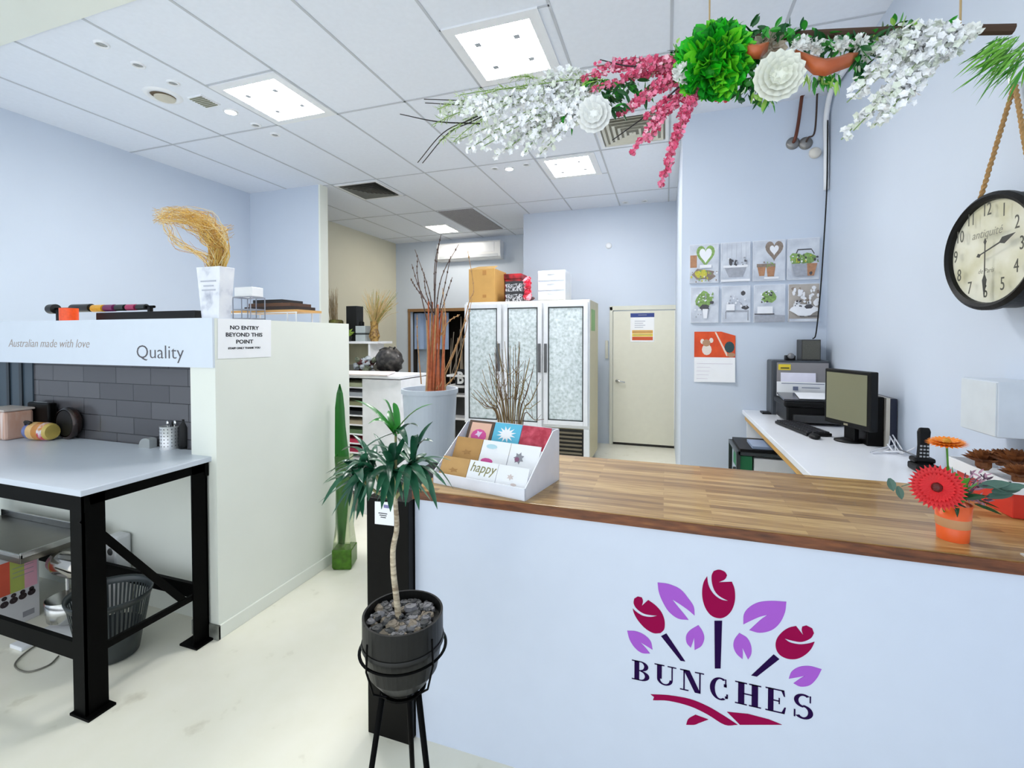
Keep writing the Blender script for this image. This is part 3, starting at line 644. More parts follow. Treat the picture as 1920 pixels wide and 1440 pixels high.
# ------------------------------------------------------------ decor at the right end of the counter
X0, X1, Y0, Y1 = 1.09, 1.222, 1.96, 2.27
o = MB().box(X0, X1, Y0, Y1, KZ, KZ+.085).build('red_gift_carton', M('carton_red', 'd8321f', rough=.5), bevel=.002)
tag(o, 'low red carton under the white tray at the right end of the counter', 'box')
tr = MB(); tr.box(X0-.02, X1+.004, Y0-.02, Y1+.02, KZ+.085, KZ+.093); tr.box(X0-.02, X0-.015, Y0-.02, Y1+.02, KZ+.093, KZ+.125); tr.box(X0-.02, X1+.004, Y0-.02, Y0-.015, KZ+.093, KZ+.125); tr.box(X0-.02, X1+.004, Y1+.015, Y1+.02, KZ+.093, KZ+.125)
o = tr.build('white_tray', WHITEP); tag(o, 'white tray holding brown seed pods at the right end of the counter', 'tray')
POD = ramp_mat('seed_pod_brown', [(.3, '4c2412'), (.55, '9a5f33'), (.8, 'd8ab74')], scale=14, rough=.6)
for k, (x, y, z, r_, l) in enumerate(((1.13, 2.00, .135, .045, 'brown pod flower nearest the camera on the white tray'), (1.17, 2.09, .155, .058, 'largest brown pod flower in the middle of the white tray'), (1.12, 2.17, .14, .05, 'brown pod flower at the far end of the white tray'), (1.185, 2.20, .15, .04, 'brown pod flower against the wall on the white tray'))):
    q = MB(); c0 = Vector((x, y, KZ+z))
    for ring in range(4):
        for j in range(9):
            an = 2*PI*(j+.5*ring)/9; el = .2+.35*ring; d = Vector((math.cos(an)*math.cos(el), math.sin(an)*math.cos(el), math.sin(el)))
            q.leaf(c0-Vector((0, 0, .01)), d, Vector((-math.sin(an), math.cos(an), 0)), r_*(1.25-.12*ring), r_*.75, -.2, 4, .35)
    q.ball(c0-Vector((0, 0, .012)), r_*.5, 8, 5)
    tag(q.build('wooden_pod_flower', POD), l, 'dried flower', 'dried pod flowers on the white tray')
o = MB().box(.93, .99, 1.605, 1.64, KZ, KZ+.004).build('card_holder', M('pale_card', 'e8e4de')); tag(o, 'small pale card lying near the counter front, right of the flower cup', 'card')

# ------------------------------------------------------------ desk by the right wall
DZ, DX = .98, .62
t = thing('corner_desk', 'long white desk along the right wall behind the counter', 'desk', (.92, 3.3, 0))
MB().box(DX, XR-.004, 2.32, YP-.004, DZ-.035, DZ).build('desktop', WHITEL, t, bevel=.003)
MB().box(DX+.05, XR-.01, 2.34, 2.37, 0, DZ-.035).build('end_panel', WHITEL, t)
MB().box(DX+.03, XR-.01, YP-.06, YP-.03, 0, DZ-.035).build('end_panel', WHITEL, t)
MB().box(DX+.012, DX+.03, 2.37, YP-.06, DZ-.075, DZ-.036).build('edge_rail', M('pine_edge', 'c79b52', rough=.5), t)
# shelf goods
cr = thing('document_rack', 'metal and green crate of papers under the desk', 'rack', (.70, 3.75, .425))
b = MB(); x0, x1, y0, y1, z0, z1 = .47, .83, 3.45, 3.85, 0, .82
cr.location = (.65, 3.65, 0); cr['_o'] = (.65, 3.65, 0)
for x in (x0, x1):
    for y in (y0, y1): b.box(x-.012, x+.012, y-.012, y+.012, z0, z1)
for z in (.3, z1-.02): b.box(x0, x1, y0-.012, y0+.012, z, z+.02); b.box(x0, x1, y1-.012, y1+.012, z, z+.02); b.box(x0-.012, x0+.012, y0, y1, z, z+.02)
b.build('frame', M('rack_steel_dark', '4a4f50', rough=.3, metal=.6), cr)
MB().box(x0+.01, x1-.01, y0+.01, y1-.01, .3, .32).build('rack_shelf', DARKGREY, cr)
MB().box(x0+.012, x1, y0, y1, z1, z1+.02).build('top_tray', BLACK, cr)
o = MB().box(.485, .56, 3.465, 3.80, .66, .79).build('green_file', M('folder_green', '1f7a4c', rough=.4), bevel=.004); tag(o, 'green file box in the upper left of the metal rack', 'file')
o = MB().box(.485, .56, 3.465, 3.83, .321, .62).build('lever_file', BLACK, bevel=.004); tag(o, 'black lever arch file inside the metal rack', 'file')
o = MB().box(.57, .81, 3.464, 3.80, .321, .78).build('white_archive_box', PAPER, bevel=.004); tag(o, 'white archive box inside the metal rack', 'box')
o = MB().box(.56, .74, 3.47, 3.7, .842, .86).build('blue_grey_folder', M('folder_blue_grey', '8fa0bc')); tag(o, 'blue-grey folder lying on the metal rack under the desk edge', 'folder')

# grey filing box, speaker, camera
gx0, gx1 = .80, 1.20
t = thing('desk_cabinet', 'grey cabinet with charcoal frame standing on the desk against the picture wall', 'cabinet', (1.0, 4.24, DZ))
b = MB(); b.box(gx0, gx1, 4.14, YP-.01, DZ, 1.415); b.build('frame', M('charcoal_frame', '3c4148', rough=.4), t, bevel=.012)
MB().box(gx0+.035, gx1-.012, 4.133, 4.14, DZ+.02, 1.398).build('front_panel', M('grey_panel', '8d8a8d', rough=.4), t, bevel=.003)
MB().box(gx0+.045, gx0+.13, 4.130, 4.133, 1.34, 1.385).build('label_sticker', M('label_yellow', 'e9cf35'), t)
MB().box(gx0+.06, gx0+.12, 4.128, 4.130, 1.352, 1.36).build('label_print', INK, t)
o = MB(); o.poly([(.86, 4.115, 1.12), (1.10, 4.115, 1.12), (1.10, 4.128, 1.32), (.86, 4.128, 1.32)], (0, -1, 0), .002)
tag(o.build('loose_paper', M('paper_lilac', 'e8e6f6', rough=.6)), 'tall sheet of white paper leaning on the grey desk cabinet', 'paper')
t = thing('printed_form', 'white printed form standing in front of the grey desk cabinet', 'paper', (1.0, 4.08, 1.16))
MB().poly([(.83, 4.10, DZ), (1.17, 4.10, DZ), (1.17, 4.112, 1.25), (.83, 4.112, 1.25)], (0, -1, 0), .002).build('sheet', PAPER, t)
q = MB(); q.box(.86, 1.15, 4.096, 4.098, 1.235, 1.24); q.box(1.0, 1.12, 4.094, 4.098, 1.205, 1.21); q.box(.94, .975, 4.094, 4.098, 1.185, 1.215); q.build('printed_lines', M('print_blue_grey', '6d7590'), t)
sp0 = ony(1500, 635, 4.22); sp1 = ony(1536, 672, 4.22)
t = thing('desk_speaker', 'small dark box speaker on top of the grey desk cabinet', 'speaker', ((sp0.x+sp1.x)/2, 4.26, 1.415))
MB().box(sp0.x, sp1.x, 4.18, 4.32, 1.415, 1.58).build('speaker_body', DARKGREY, t, bevel=.004)
MB().box(sp0.x+.008, sp1.x-.008, 4.174, 4.18, 1.425, 1.572).build('grille', M('speaker_mesh', '55554f', rough=.7, scale=300, var=.3), t)
wc = ony(1481, 665, 4.2)
t = thing('web_camera', 'small black camera beside the speaker on the grey cabinet', 'camera', (wc.x, 4.2, 1.415))
MB().box(wc.x-.035, wc.x+.035, 4.17, 4.23, 1.415, 1.455).build('body', BLACK, t, bevel=.006)
MB().lathe([(.001, .03), (.02, .03), (.024, 0)], (wc.x, 4.17, 1.45), 16, ax=(0, -1, 0)).build('lens', M('lens_grey', '77787c', rough=.2), t, smooth=True)
# printer
t = thing('printer', 'black desktop printer with paper on top, left of the monitor', 'printer', (.99, 3.92, DZ))
b = MB(); b.box(.82, 1.2, 3.74, 4.07, DZ+.01, DZ+.13); b.box(.80, 1.2, 3.72, 4.07, DZ+.12, DZ+.165); b.build('body', BLACK, t, bevel=.014)
MB().box(.86, 1.14, 3.70, 3.745, DZ+.02, DZ+.07).build('output_tray', DARKGREY, t, bevel=.004)
MB().poly([(.80, 3.73, DZ+.166), (1.18, 3.73, DZ+.166), (1.2, 4.05, DZ+.18), (.82, 4.05, DZ+.18)], (0, 0, 1), .012).build('scanner_lid', M('lid_silver_black', '4a4c50', rough=.2, metal=.4), t)
o = MB().poly([(.90, 3.74, DZ+.182), (1.14, 3.75, DZ+.182), (1.16, 4.0, DZ+.198), (.93, 4.01, DZ+.196)], (0, 0, 1), .003).build('printed_page', PAPER); tag(o, 'curled white page lying on the printer lid', 'paper')
o = MB().box(.74, .88, 4.15, 4.26, DZ, DZ+.012).build('black_notebook', BLACK); tag(o, 'thin black notebook lying at the far left corner of the desk', 'notebook')
# monitor
ml = Vector((.948, 3.37, 0)); mr = Vector((1.075, 3.04, 0)); e = (mr-ml).normalized(); nrm_ = Vector((e.y, -e.x, 0));
if nrm_.x > 0: nrm_ = -nrm_
mc = (ml+mr)/2; hw = (mr-ml).length/2; nb = Vector((0, 0, 1))
t = thing('computer_monitor', 'black flat computer monitor with switched-off screen on the desk', 'monitor', (mc.x+.03, mc.y, DZ))
def slab(c_, hw_, z0, z1, d0, d1): return MB().poly([c_-e*hw_+nb*z0+nrm_*d0, c_+e*hw_+nb*z0+nrm_*d0, c_+e*hw_+nb*z1+nrm_*d0, c_-e*hw_+nb*z1+nrm_*d0], nrm_, d1-d0)
slab(mc, hw, 1.07, 1.405, -.045, 0).build('housing', BLACK, t, bevel=.006)
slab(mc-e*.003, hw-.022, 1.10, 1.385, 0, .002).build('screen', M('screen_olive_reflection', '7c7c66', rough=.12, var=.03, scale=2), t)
slab(mc-nrm_*.02, .04, DZ+.01, 1.1, -.03, 0).build('neck', BLACK, t, bevel=.004)
MB().lathe([(.072, 0), (.072, .008), (.03, .02)], (mc.x+.02, mc.y+.02, DZ), 28, cap=True).build('foot', BLACK, t, smooth=True)
slab(mc, .016, 1.078, 1.09, 0, .0015).build('badge', CHROME, t)
# keyboard, mouse
kc = onz(1553, 812, DZ); kx = (onz(1600, 825, DZ)-onz(1507, 796, DZ)).normalized(); kx.z = 0; ky = Vector((-kx.y, kx.x, 0))
kc = Vector((.86, 3.52, DZ))
kx = Vector((.22, -1, 0)).normalized(); ky = Vector((-kx.y, kx.x, 0))
t = thing('keyboard', 'black computer keyboard on the desk in front of the monitor', 'keyboard', tuple(kc))
MB().obox(kc, kx, ky, .215, .075, .003, .022).build('keyboard_base', BLACK, t, bevel=.004)
for r_ in range(4):
    kk = MB()
    for j in range(14): kk.obox(kc+kx*(-.195+j*.03)+ky*(-.052+r_*.034), kx, ky, .012, .013, .022, .03)
    kk.build('key_row', M('keycap_black', '26262a', rough=.5), t)
mc2 = onz(1527, 822, DZ)
t = thing('computer_mouse', 'black mouse on the white desk at the keyboard end', 'mouse', tuple(mc2))
MB().ball(mc2+Vector((0, 0, .012)), .03, 14, 8, sc=(1, 1.7, .6)).build('shell', BLACK, t, smooth=True)
MB().ball(mc2+Vector((0, .03, .026)), .006, 8, 5).build('wheel', DARKGREY, t, smooth=True)
# tower
t = thing('computer_tower', 'black slim computer tower standing behind the monitor by the wall', 'computer', (1.13, 3.05, DZ))
MB().box(1.085, 1.165, 3.115, 3.40, DZ, 1.262).build('case', GLOSSB, t, bevel=.005)
MB().lathe([(.001, .003), (.006, .003), (.007, 0)], (1.10, 3.115, 1.24), 10, ax=(0, -1, 0)).build('power_light', mat('led_blue', (.3, .4, 1), emit=(.4, .5, 1, 4)), t)
o = MB().box(1.169, 1.187, 3.10, 3.38, DZ, 1.258).build('document_holder', M('holder_cream', 'cfc8bb')); tag(o, 'pale upright board slotted beside the black computer tower', 'board')
o = MB().box(1.191, 1.224, 3.11, 3.36, DZ, 1.255).build('network_router', M('router_navy', '1c2136', rough=.3), bevel=.003); tag(o, 'dark navy router standing between the computer tower and the wall', 'router')
q = MB()
for k in range(6):
    a0 = Vector((1.10+rnd(0, .09), 2.99+rnd(-.05, .04), DZ+.006)); q.tube(bez([a0, a0+Vector((rnd(-.05, .06), rnd(-.09, .03), rnd(.0, .05))), a0+Vector((rnd(-.08, .08), rnd(-.07, .07), .002)), Vector((1.17+rnd(-.04, .03), 3.06, DZ+rnd(.01, .09)))], 5), .0035, 5)
tag(q.build('cable_tangle', M('cable_white', 'd9dbe2')), 'tangle of pale cables at the foot of the computer tower', 'cables')
q = MB(); pts = [onx(1661, 818, 1.2)]; q.tube(bez([(1.18, 3.0, DZ+.02), (1.2, 2.85, DZ+.02), (1.2, 2.72, DZ+.012), (1.19, 2.68, DZ+.01)], 6), .004, 5)
tag(q.build('phone_cord', M('cable_grey', '6a6e74')), 'thin grey cord running along the wall to the phone', 'cord')
# phone
ph = Vector((1.135, 2.62, DZ))
t = thing('cordless_phone', 'black cordless phone upright in its cradle on the desk', 'phone', tuple(ph))
b = MB(); b.box(ph.x-.045, ph.x+.045, ph.y-.05, ph.y+.05, DZ, DZ+.035); b.box(ph.x-.04, ph.x+.045, ph.y-.01, ph.y+.05, DZ+.035, DZ+.06); b.build('cradle', BLACK, t, bevel=.01)
hn = MB(); hx = Vector((1, 0, 0)); ax = Vector((.12, .22, 1)).normalized(); ayv = ax.cross(hx).normalized()
base = ph+Vector((-.005, 0, .02)); q = [(-.023, -.012), (.023, -.012), (.023, .012), (-.023, .012)]
hn.ring_stack([[base+ax*h_+hx*a*s_+ayv*b_*s_ for a, b_ in q] for h_, s_ in ((0, .8), (.02, 1), (.1, .92), (.16, 1.05), (.18, .8))]); hn.build('handset', BLACK, t, bevel=.006)
kq = MB()
for r_ in range(4):
    for j in range(3): kq.obox(base+ax*(.045+r_*.016)+hx*(-.013+j*.013)-ayv*(-.0) + (ayv*(-.0135) if ayv.y > 0 else ayv*.0135), hx, ax, .004, .004, -.001, .001)
kq.build('keypad', M('key_silver', 'a9adb2'), t)

# ------------------------------------------------------------ right wall: white box, cables, clock
yb0 = onx(1803, 750, 1.10).y; yb1 = onx(1871, 750, 1.10).y
t = thing('wall_cabinet_box', 'plain white box fixed on the right wall above the counter end', 'box', (1.165, (yb0+yb1)/2, 1.2))
zt_ = onx(1871, 716, 1.10).z; zb_ = onx(1871, 822, 1.10).z
MB().box(1.10, XR, yb1, yb0, zb_, zt_).build('housing', M('box_white', 'cdd5e0', rough=.4), t, bevel=.004)
MB().box(1.096, 1.10, yb1+.004, yb0-.004, zb_+.004, zt_-.004).build('lid', M('box_lid_white', 'd3dbe2', rough=.35), t, bevel=.001)
cx = XR-.125; cc = onx(1856, 472, cx); rad = (onx(1858, 362, cx).z-onx(1858, 582, cx).z)/2
cc = onx(1854, 472, cx)
t = thing('wall_clock', 'round black drum clock with cream face hanging from a rope on the wall', 'clock', tuple(cc))
MB().lathe([(rad*.93, .09-.115), (rad*.96, 0.0), (rad, .004), (rad*.99, -.012), (rad*.965, -.085)][::1], cc, 56, ax=(-1, 0, 0)).build('case_tmp', BLACK, t) if False else None
cs = MB(); cs.lathe([(rad*.86, -.016), (rad*.88, .006), (rad*.94, .014), (rad, .004), (rad, -.014), (rad*.965, -.02), (rad*.965, -.088), (rad*.5, -.089)], cc, 64, ax=(-1, 0, 0)); cs.build('case', BLACK, t, smooth=False)
MB().lathe([(.0001, -.008), (rad*.87, -.008)], cc, 64, ax=(-1, 0, 0)).build('face', ramp_mat('aged_cream_face', [(.3, 'ccc8a8'), (.6, 'e2e0cf'), (.9, 'e9e8dc')], scale=9, rough=.5), t)
fxp = cc.x-.0085-.0
cu_, cz_ = Vector((0, -1, 0)), Vector((0, 0, 1))
NUM = M('clock_numeral', '4a4a40')
for hnum in range(1, 13):
    an = PI/2-hnum*PI/6; p_ = Vector((fxp, cc.y, cc.z))+cu_*(rad*.68*math.cos(an))+cz_*(rad*.70*math.sin(an)-.017)
    text('numeral', str(hnum), p_, cu_, cz_, .066, NUM, t, xs=.62, ext=.0004)
text('face_lettering', 'antiquité', Vector((fxp, cc.y, cc.z+rad*.26)), cu_, cz_, .042, M('clock_script', '8a887a'), t, xs=.9, shear=.3, ext=.0003)
text('face_lettering', 'de Paris', Vector((fxp, cc.y, cc.z-rad*.36)), cu_, cz_, .024, M('clock_script', '8a887a'), t, xs=.9, shear=.3, ext=.0003)
def hand(an, L, w, nm):
    d = cu_*math.cos(an)+cz_*math.sin(an); sdv = cu_*(-math.sin(an))+cz_*math.cos(an); c0 = Vector((fxp-.003, cc.y, cc.z))
    MB().poly([c0-d*L*.22-sdv*w*.5, c0-d*L*.3, c0-d*L*.22+sdv*w*.5, c0-d*L*.16+sdv*w*.12, c0+d*L*.5+sdv*w*.15, c0+d*L*.62+sdv*w*.8, c0+d*L, c0+d*L*.62-sdv*w*.8, c0+d*L*.5-sdv*w*.15, c0-d*L*.16-sdv*w*.12], (-1, 0, 0), .0015).build(nm, M('clock_hand_iron', '3a3a36', rough=.4), t)
hand(PI/2-2.35*PI/6, rad*.62, .016, 'hour_hand'); hand(-PI/2, rad*.78, .012, 'minute_hand')
apx = onx(1903, 156, XR-.02)
t.rotation_euler.z = math.radians(8)   # the clock hangs turned slightly from the wall
ra = onx(1838, 374, cx+.0); rb = onx(1938, 366, cx+.02)
t = thing('hanging_rope', 'jute rope looped over a hook to carry the black clock', 'rope', tuple(apx))
for a_ in (ra, rb):
    q = MB(); N = 60; ln = [a_+(apx-a_)*k/N for k in range(N+1)]; q.tube(ln, .0055, 6)
    for ph_ in (0, PI):
        d = (apx-a_).normalized(); s1 = d.cross(Vector((1, 0, 0))).normalized(); s2 = d.cross(s1)
        q.tube([p+(s1*math.cos(k*1.1+ph_)+s2*math.sin(k*1.1+ph_))*.004 for k, p in enumerate(ln)], .005, 5)
    q.build('rope_strand', M('jute_brown', 'a98352', rough=.8, var=.2, scale=60), t)
MB().tube([(XR, apx.y, apx.z), (XR-.035, apx.y, apx.z), (XR-.035, apx.y, apx.z+.02)], .004, 8).build('hook', STEEL, t)
# corner conduit, sensor cable
pc = ony(1545, 240, 4.3)
q = MB(); q.tube(bez([(1.21, 4.33, 2.78), (1.205, 4.325, 3.1), (1.2, 4.32, 3.35), (1.2, 4.2, ZC-.03), (1.2, 4.0, ZC-.025), (1.2, 3.5, ZC-.025)], 8), .02, 8)
tag(q.build('white_conduit', WHITEP, smooth=True), 'white conduit pipe climbing the corner and bending along the ceiling', 'pipe')
q = MB(); q.tube(bez([onx(1549, 225, 1.212)*0+Vector((1.205, 4.30, 3.32)), Vector((1.205, 4.30, 2.8)), ony(1543, 480, 4.29), ony(1537, 560, 4.29), ony(1530, 625, 4.29), Vector((sp1.x-.03, 4.28, 1.585))], 8), .005, 6)
tag(q.build('black_cable', BLACK, smooth=True), 'thin black cable dropping down the corner to the speaker', 'cable')
for (a, b_, c_, r_, l, mt) in (((1506, 165), (1497, 230), (1487, 268), .013, 'thicker brown copper pipe ending in a round wall rose', 'pipe_copper'), ((1533, 165), (1528, 245), (1511, 268), .007, 'thinner dark copper pipe bending into a round wall rose', 'pipe_dark')):
    t = thing('copper_pipe', l, 'pipe', tuple(ony(*c_, YP)), 'copper pipes on the picture wall')
    e_ = ony(*c_, YP-.012)
    MB().tube(bez([Vector((ony(*a, YP-.05).x+.01, YP-.05, ZC)), ony(*a, YP-.05), ony(*b_, YP-.045), e_+Vector((.01, -.03, .03)), e_], 7), r_, 8).build('tube', M('copper_brown', '6b3b2c', rough=.3, metal=.5) if mt == 'pipe_copper' else M('copper_dark', '4a3a33', rough=.3, metal=.5), t, smooth=True)
    MB().lathe([(.05, 0), (.05, .01), (.03, .02), (.001, .022)], (e_.x, YP, e_.z), 20, ax=(0, -1, 0)).build('wall_rose', M('rose_steel', '8c8a88', rough=.35, metal=.7), t, smooth=True)
q = MB().lathe([(.04, 0), (.045, .02), (.03, .035), (.001, .04)], ony(1527, 288, YP), 20, ax=(0, -1, 0)).build('motion_sensor', M('sensor_offwhite', 'ddd8cf'), smooth=True)
tag(q, 'small off-white round sensor under the copper pipes', 'sensor')

# ------------------------------------------------------------ canvases and calendar on the picture wall
def heart(s=1.):
    return [(s*.062*16*math.sin(a)**3, s*.062*(13*math.cos(a)-5*math.cos(2*a)-2*math.cos(3*a)-math.cos(4*a))) for a in [2*PI*k/28 for k in range(28)]]
PM = [ramp_mat('canvas_pale', [(.3, 'b3bac8'), (.5, 'ccd2de'), (.75, 'e2e7f0')], scale=9), M('canvas_green', '86a860', var=.3, scale=60), M('canvas_terracotta', 'b28261', var=.15, scale=40), M('canvas_dark', '4b4a4f', var=.2, scale=40),
      M('canvas_white', 'eef0f6', var=.03), M('canvas_grey', 'a3a7b2', var=.12, scale=40), M('canvas_brown', '8d7e74', var=.2, scale=50), M('canvas_yellow', 'c9c24a', var=.2, scale=60), ramp_mat('canvas_taupe', [(.3, '9c948e'), (.7, 'c2bab2')], scale=8)]
cv_xs = ((1293, 1347), (1351, 1406), (1411, 1471), (1475, 1535))
descr = [['canvas print with green heart wreath over garden baskets', 'canvas print of a pale galvanised tub on a white table', 'canvas print with brown twig heart above terracotta pots', 'canvas print of a handled crate filled with green plants'],
         ['canvas print of soft white flowers in a vase', 'canvas print of a white bench with dark dishes', 'canvas print of small green-white posy on a box', 'canvas print of white orchids with a dark centre on taupe']]
for row in range(2):
    for ci in range(4):
        if row == 0: x0 = ony(cv_xs[ci][0], 490, YP).x; x1 = ony(cv_xs[ci][1], 490, YP).x; zt1, zb1 = 2.405, 2.07
        else: x0 = ony(cv_xs[ci][0]+2, 570, YP).x; x1 = ony(cv_xs[ci][1], 570, YP).x; zt1, zb1 = 2.035, 1.725
        w_ = x1-x0; h_ = zt1-zb1; yy = YP-.022
        t = thing('canvas_picture', descr[row][ci], 'picture', ((x0+x1)/2, YP-.01, zb1), 'square canvas prints in two rows')
        MB().box(x0, x1, yy, YP-.001, zb1, zt1).build('canvas', M('canvas_edge_white', 'e4e8f0'), t)
        q = MB(); lay = [0]
        def P_(pts, mi):
            lay[0] += 1; y_ = yy-.0004*lay[0]; q.mat(mi).poly([(x0+w_*min(max(a, .01), .99), y_, zb1+h_*min(max(b, .01), .99)) for a, b in pts], (0, -1, 0), .0003)
        def Rr(a, b, c2, d2, mi): P_([(a, b), (c2, b), (c2, d2), (a, d2)], mi)
        def Bl(a, b, ra, rb, mi, n=12, j=.25): P_([(a+ra*(1+rnd(-j, j))*math.cos(2*PI*k/n), b+rb*(1+rnd(-j, j))*math.sin(2*PI*k/n)) for k in range(n)], mi)
        def specks(a0, b0, a1, b1, n, mis, r0=.03):
            for _ in range(n): Bl(rnd(a0, a1), rnd(b0, b1), rnd(r0*.5, r0*1.3), rnd(r0*.5, r0*1.2), random.choice(mis), 7)
        Rr(0, 0, 1, 1, 8 if (row, ci) == (1, 3) else 0)
        if (row, ci) == (0, 0):
            H_ = heart(.32); P_([(.55+a, .72+b) for a, b in H_], 1); P_([(.55+a*.68, .72+b*.68) for a, b in H_], 4)
            Rr(.02, .4, .25, .72, 2); Bl(.5, .22, .4, .15, 6); Bl(.4, .24, .22, .1, 7); specks(.05, .02, .95, .3, 24, [1, 7, 6, 4]); Rr(.35, .38, .75, .46, 4)
        elif (row, ci) == (0, 1):
            for k in range(6): Rr(.05+.16*k, .55, .055+.16*k, .98, 5)
            P_([(.12, .38), (.88, .38), (.75, .12), (.28, .12)], 5); Rr(.08, .36, .92, .42, 4); Bl(.34, .5, .06, .1, 3); Bl(.52, .48, .05, .08, 3); specks(.25, .4, .9, .6, 12, [3, 5, 4]); Rr(.0, .0, 1, .06, 4)
        elif (row, ci) == (0, 2):
            H_ = heart(.28); P_([(.66+a, .76+b) for a, b in H_], 6); P_([(.66+a*.5, .76+b*.5) for a, b in H_], 4); Rr(.12, .34, .7, .42, 6); P_([(.14, .34), (.4, .34), (.36, .12), (.2, .12)], 2); P_([(.42, .34), (.7, .34), (.66, .1), (.46, .1)], 2); specks(.15, .32, .7, .46, 10, [1, 6]); Rr(.35, .04, .8, .09, 4)
        elif (row, ci) == (0, 3):
            P_([(.25, .62), (.32, .74), (.75, .74), (.85, .62), (.83, .6), (.74, .71), (.34, .71), (.28, .6)], 3); Bl(.28, .5, .2, .14, 1); Bl(.6, .5, .28, .12, 1); specks(.1, .4, .95, .6, 30, [1, 3, 7, 4]); P_([(.12, .38), (.92, .38), (.82, .08), (.22, .08)], 5); P_([(.6, .38), (.92, .38), (.82, .08), (.62, .08)], 2); Bl(.72, .14, .05, .04, 3)
        elif (row, ci) == (1, 0):
            Bl(.45, .65, .3, .2, 1); specks(.15, .5, .8, .85, 30, [4, 5, 1]); Bl(.5, .42, .16, .08, 3); Bl(.75, .55, .08, .05, 3); P_([(.42, .38), (.62, .38), (.58, .12), (.46, .12)], 4); specks(.1, .1, .4, .4, 6, [4, 5])
        elif (row, ci) == (1, 1):
            Bl(.75, .8, .1, .06, 3); Bl(.82, .4, .12, .06, 3); Rr(.15, .28, .95, .33, 5); Rr(.12, .1, .16, .3, 5); Rr(.9, .05, .94, .3, 5); specks(.1, .3, .9, .75, 22, [4, 5, 4, 5]); Rr(.15, .33, .45, .5, 4)
        elif (row, ci) == (1, 2):
            Bl(.45, .68, .24, .16, 1); specks(.2, .5, .7, .85, 26, [1, 4, 3]); Rr(.1, .2, .6, .42, 4); Rr(0, .2, .65, .23, 3); Rr(0, 0, 1, .18, 5)
        else:
            specks(.08, .3, .95, .9, 40, [4, 4, 4, 6], .06); Bl(.5, .3, .4, .16, 4); Bl(.64, .4, .14, .06, 3); specks(.2, .4, .8, .6, 8, [3]); Rr(0, .0, 1, .08, 0); Rr(.35, .13, .5, .15, 3); Rr(.6, .13, .95, .15, 3)
        q.build('print', PM, t)
c0 = ony(1302, 622, YP-.006); c1 = ony(1378, 718, YP-.006); cm = ony(1340, 670, YP-.006)
t = thing('wall_calendar', 'calendar with orange photo page hanging below the canvas prints', 'calendar', ((c0.x+c1.x)/2, YP-.004, c1.z))
W_ = c1.x-c0.x
MB().poly([(c0.x, YP-.006, c1.z), (c1.x, YP-.02, c1.z+.005), (c1.x, YP-.004, cm.z), (c0.x, YP-.004, cm.z)], (0, -1, 0), .002).build('date_page', PAPER, t)
MB().poly([(c0.x, YP-.004, cm.z), (c1.x, YP-.004, cm.z), (c1.x, YP-.004, c0.z-.035), (c0.x+W_*.66, YP-.004, c0.z), (c0.x, YP-.004, c0.z)], (0, -1, 0), .003).build('photo_page', ramp_mat('calendar_orange', [(.3, 'c93a12'), (.6, 'e8531a'), (.8, 'ef6a2a')], scale=8), t)
q = MB()
def cb(a, b, ra, rb, mi, n=12): q.mat(mi).poly([(c0.x+W_*(a+ra*math.cos(2*PI*k/n)), YP-.0072-.0004*mi, cm.z+(c0.z-cm.z)*(b+rb*math.sin(2*PI*k/n))) for k in range(n)], (0, -1, 0), .0004)
cb(.31, .3, .12, .22, 1); cb(.3, .56, .1, .14, 2); cb(.2, .62, .05, .1, 1); cb(.42, .66, .05, .1, 1)
cb(.86, .4, .12, .22, 3); cb(.9, .1, .1, .09, 2)
q.mat(0).poly([(c0.x+W_*.5, YP-.0074, cm.z+(c0.z-cm.z)*.98), (c0.x+W_*.54, YP-.0074, cm.z+(c0.z-cm.z)*.98), (c0.x+W_*.84, YP-.0074, cm.z+(c0.z-cm.z)*.05), (c0.x+W_*.79, YP-.0074, cm.z+(c0.z-cm.z)*.05)], (0, -1, 0), .0004)
q.build('photo_print', [M('cal_cream', 'f0d8c8'), M('cal_offwhite', 'e9ddd4'), M('cal_tan', 'b98d6c'), M('cal_teal', '25464c')], t)
q = MB()
for k in range(5): zz = c1.z+.03+k*.033; q.box(c0.x+.02, c1.x-.02, YP-.0105-.0, YP-.0095, zz, zz+.0018)
q.build('date_lines', M('cal_lines', 'c8b8cc'), t)

# ------------------------------------------------------------ tall white planter with red twigs
px = ony(806, 728, 2.8); pr_ = (ony(855, 728, 2.8).x-ony(757, 728, 2.8).x)/2*.93
pc_ = Vector((px.x, 2.8, 0)); ph_ = px.z
t = thing('tall_planter', 'tall tapered pale grey planter holding rust-red branches behind the counter end', 'planter', tuple(pc_))
MB().lathe([(pr_*.62, 0), (pr_*.64, .01), (pr_*.98, ph_-.03), (pr_*1.03, ph_-.03), (pr_*1.03, ph_), (pr_*.95, ph_), (pr_*.93, ph_-.06), (.001, ph_-.07)], pc_, 44).build('pot', M('planter_grey', 'b9c2cd', rough=.45, var=.015), t, smooth=False)
random.seed(21)
q = MB()
RT = [M('twig_rust', 'b4603a', rough=.7, var=.2, scale=40), M('twig_tan', 'b48a5e', rough=.7, var=.2, scale=40), M('twig_dark', '54403c', rough=.7, var=.2)]
def PB(x, y, dy=0): return ony(x, y, 2.8+dy)
for k in range(13):
    q = MB(); x_ = 804+k*2.6; top = PB(x_+rnd(-6, 6), rnd(565, 600), rnd(-.03, .03)); bt = PB(x_-4+rnd(-3, 3), 735, rnd(-.03, .03)); bt.z = ph_-.06
    q.tube(bez([bt, (bt+top)/2+rv(.012), top], 5), rnd(.009, .013), 7, r1=.005)
    q.build('rust_branch', RT[0] if k % 3 else RT[1], t)
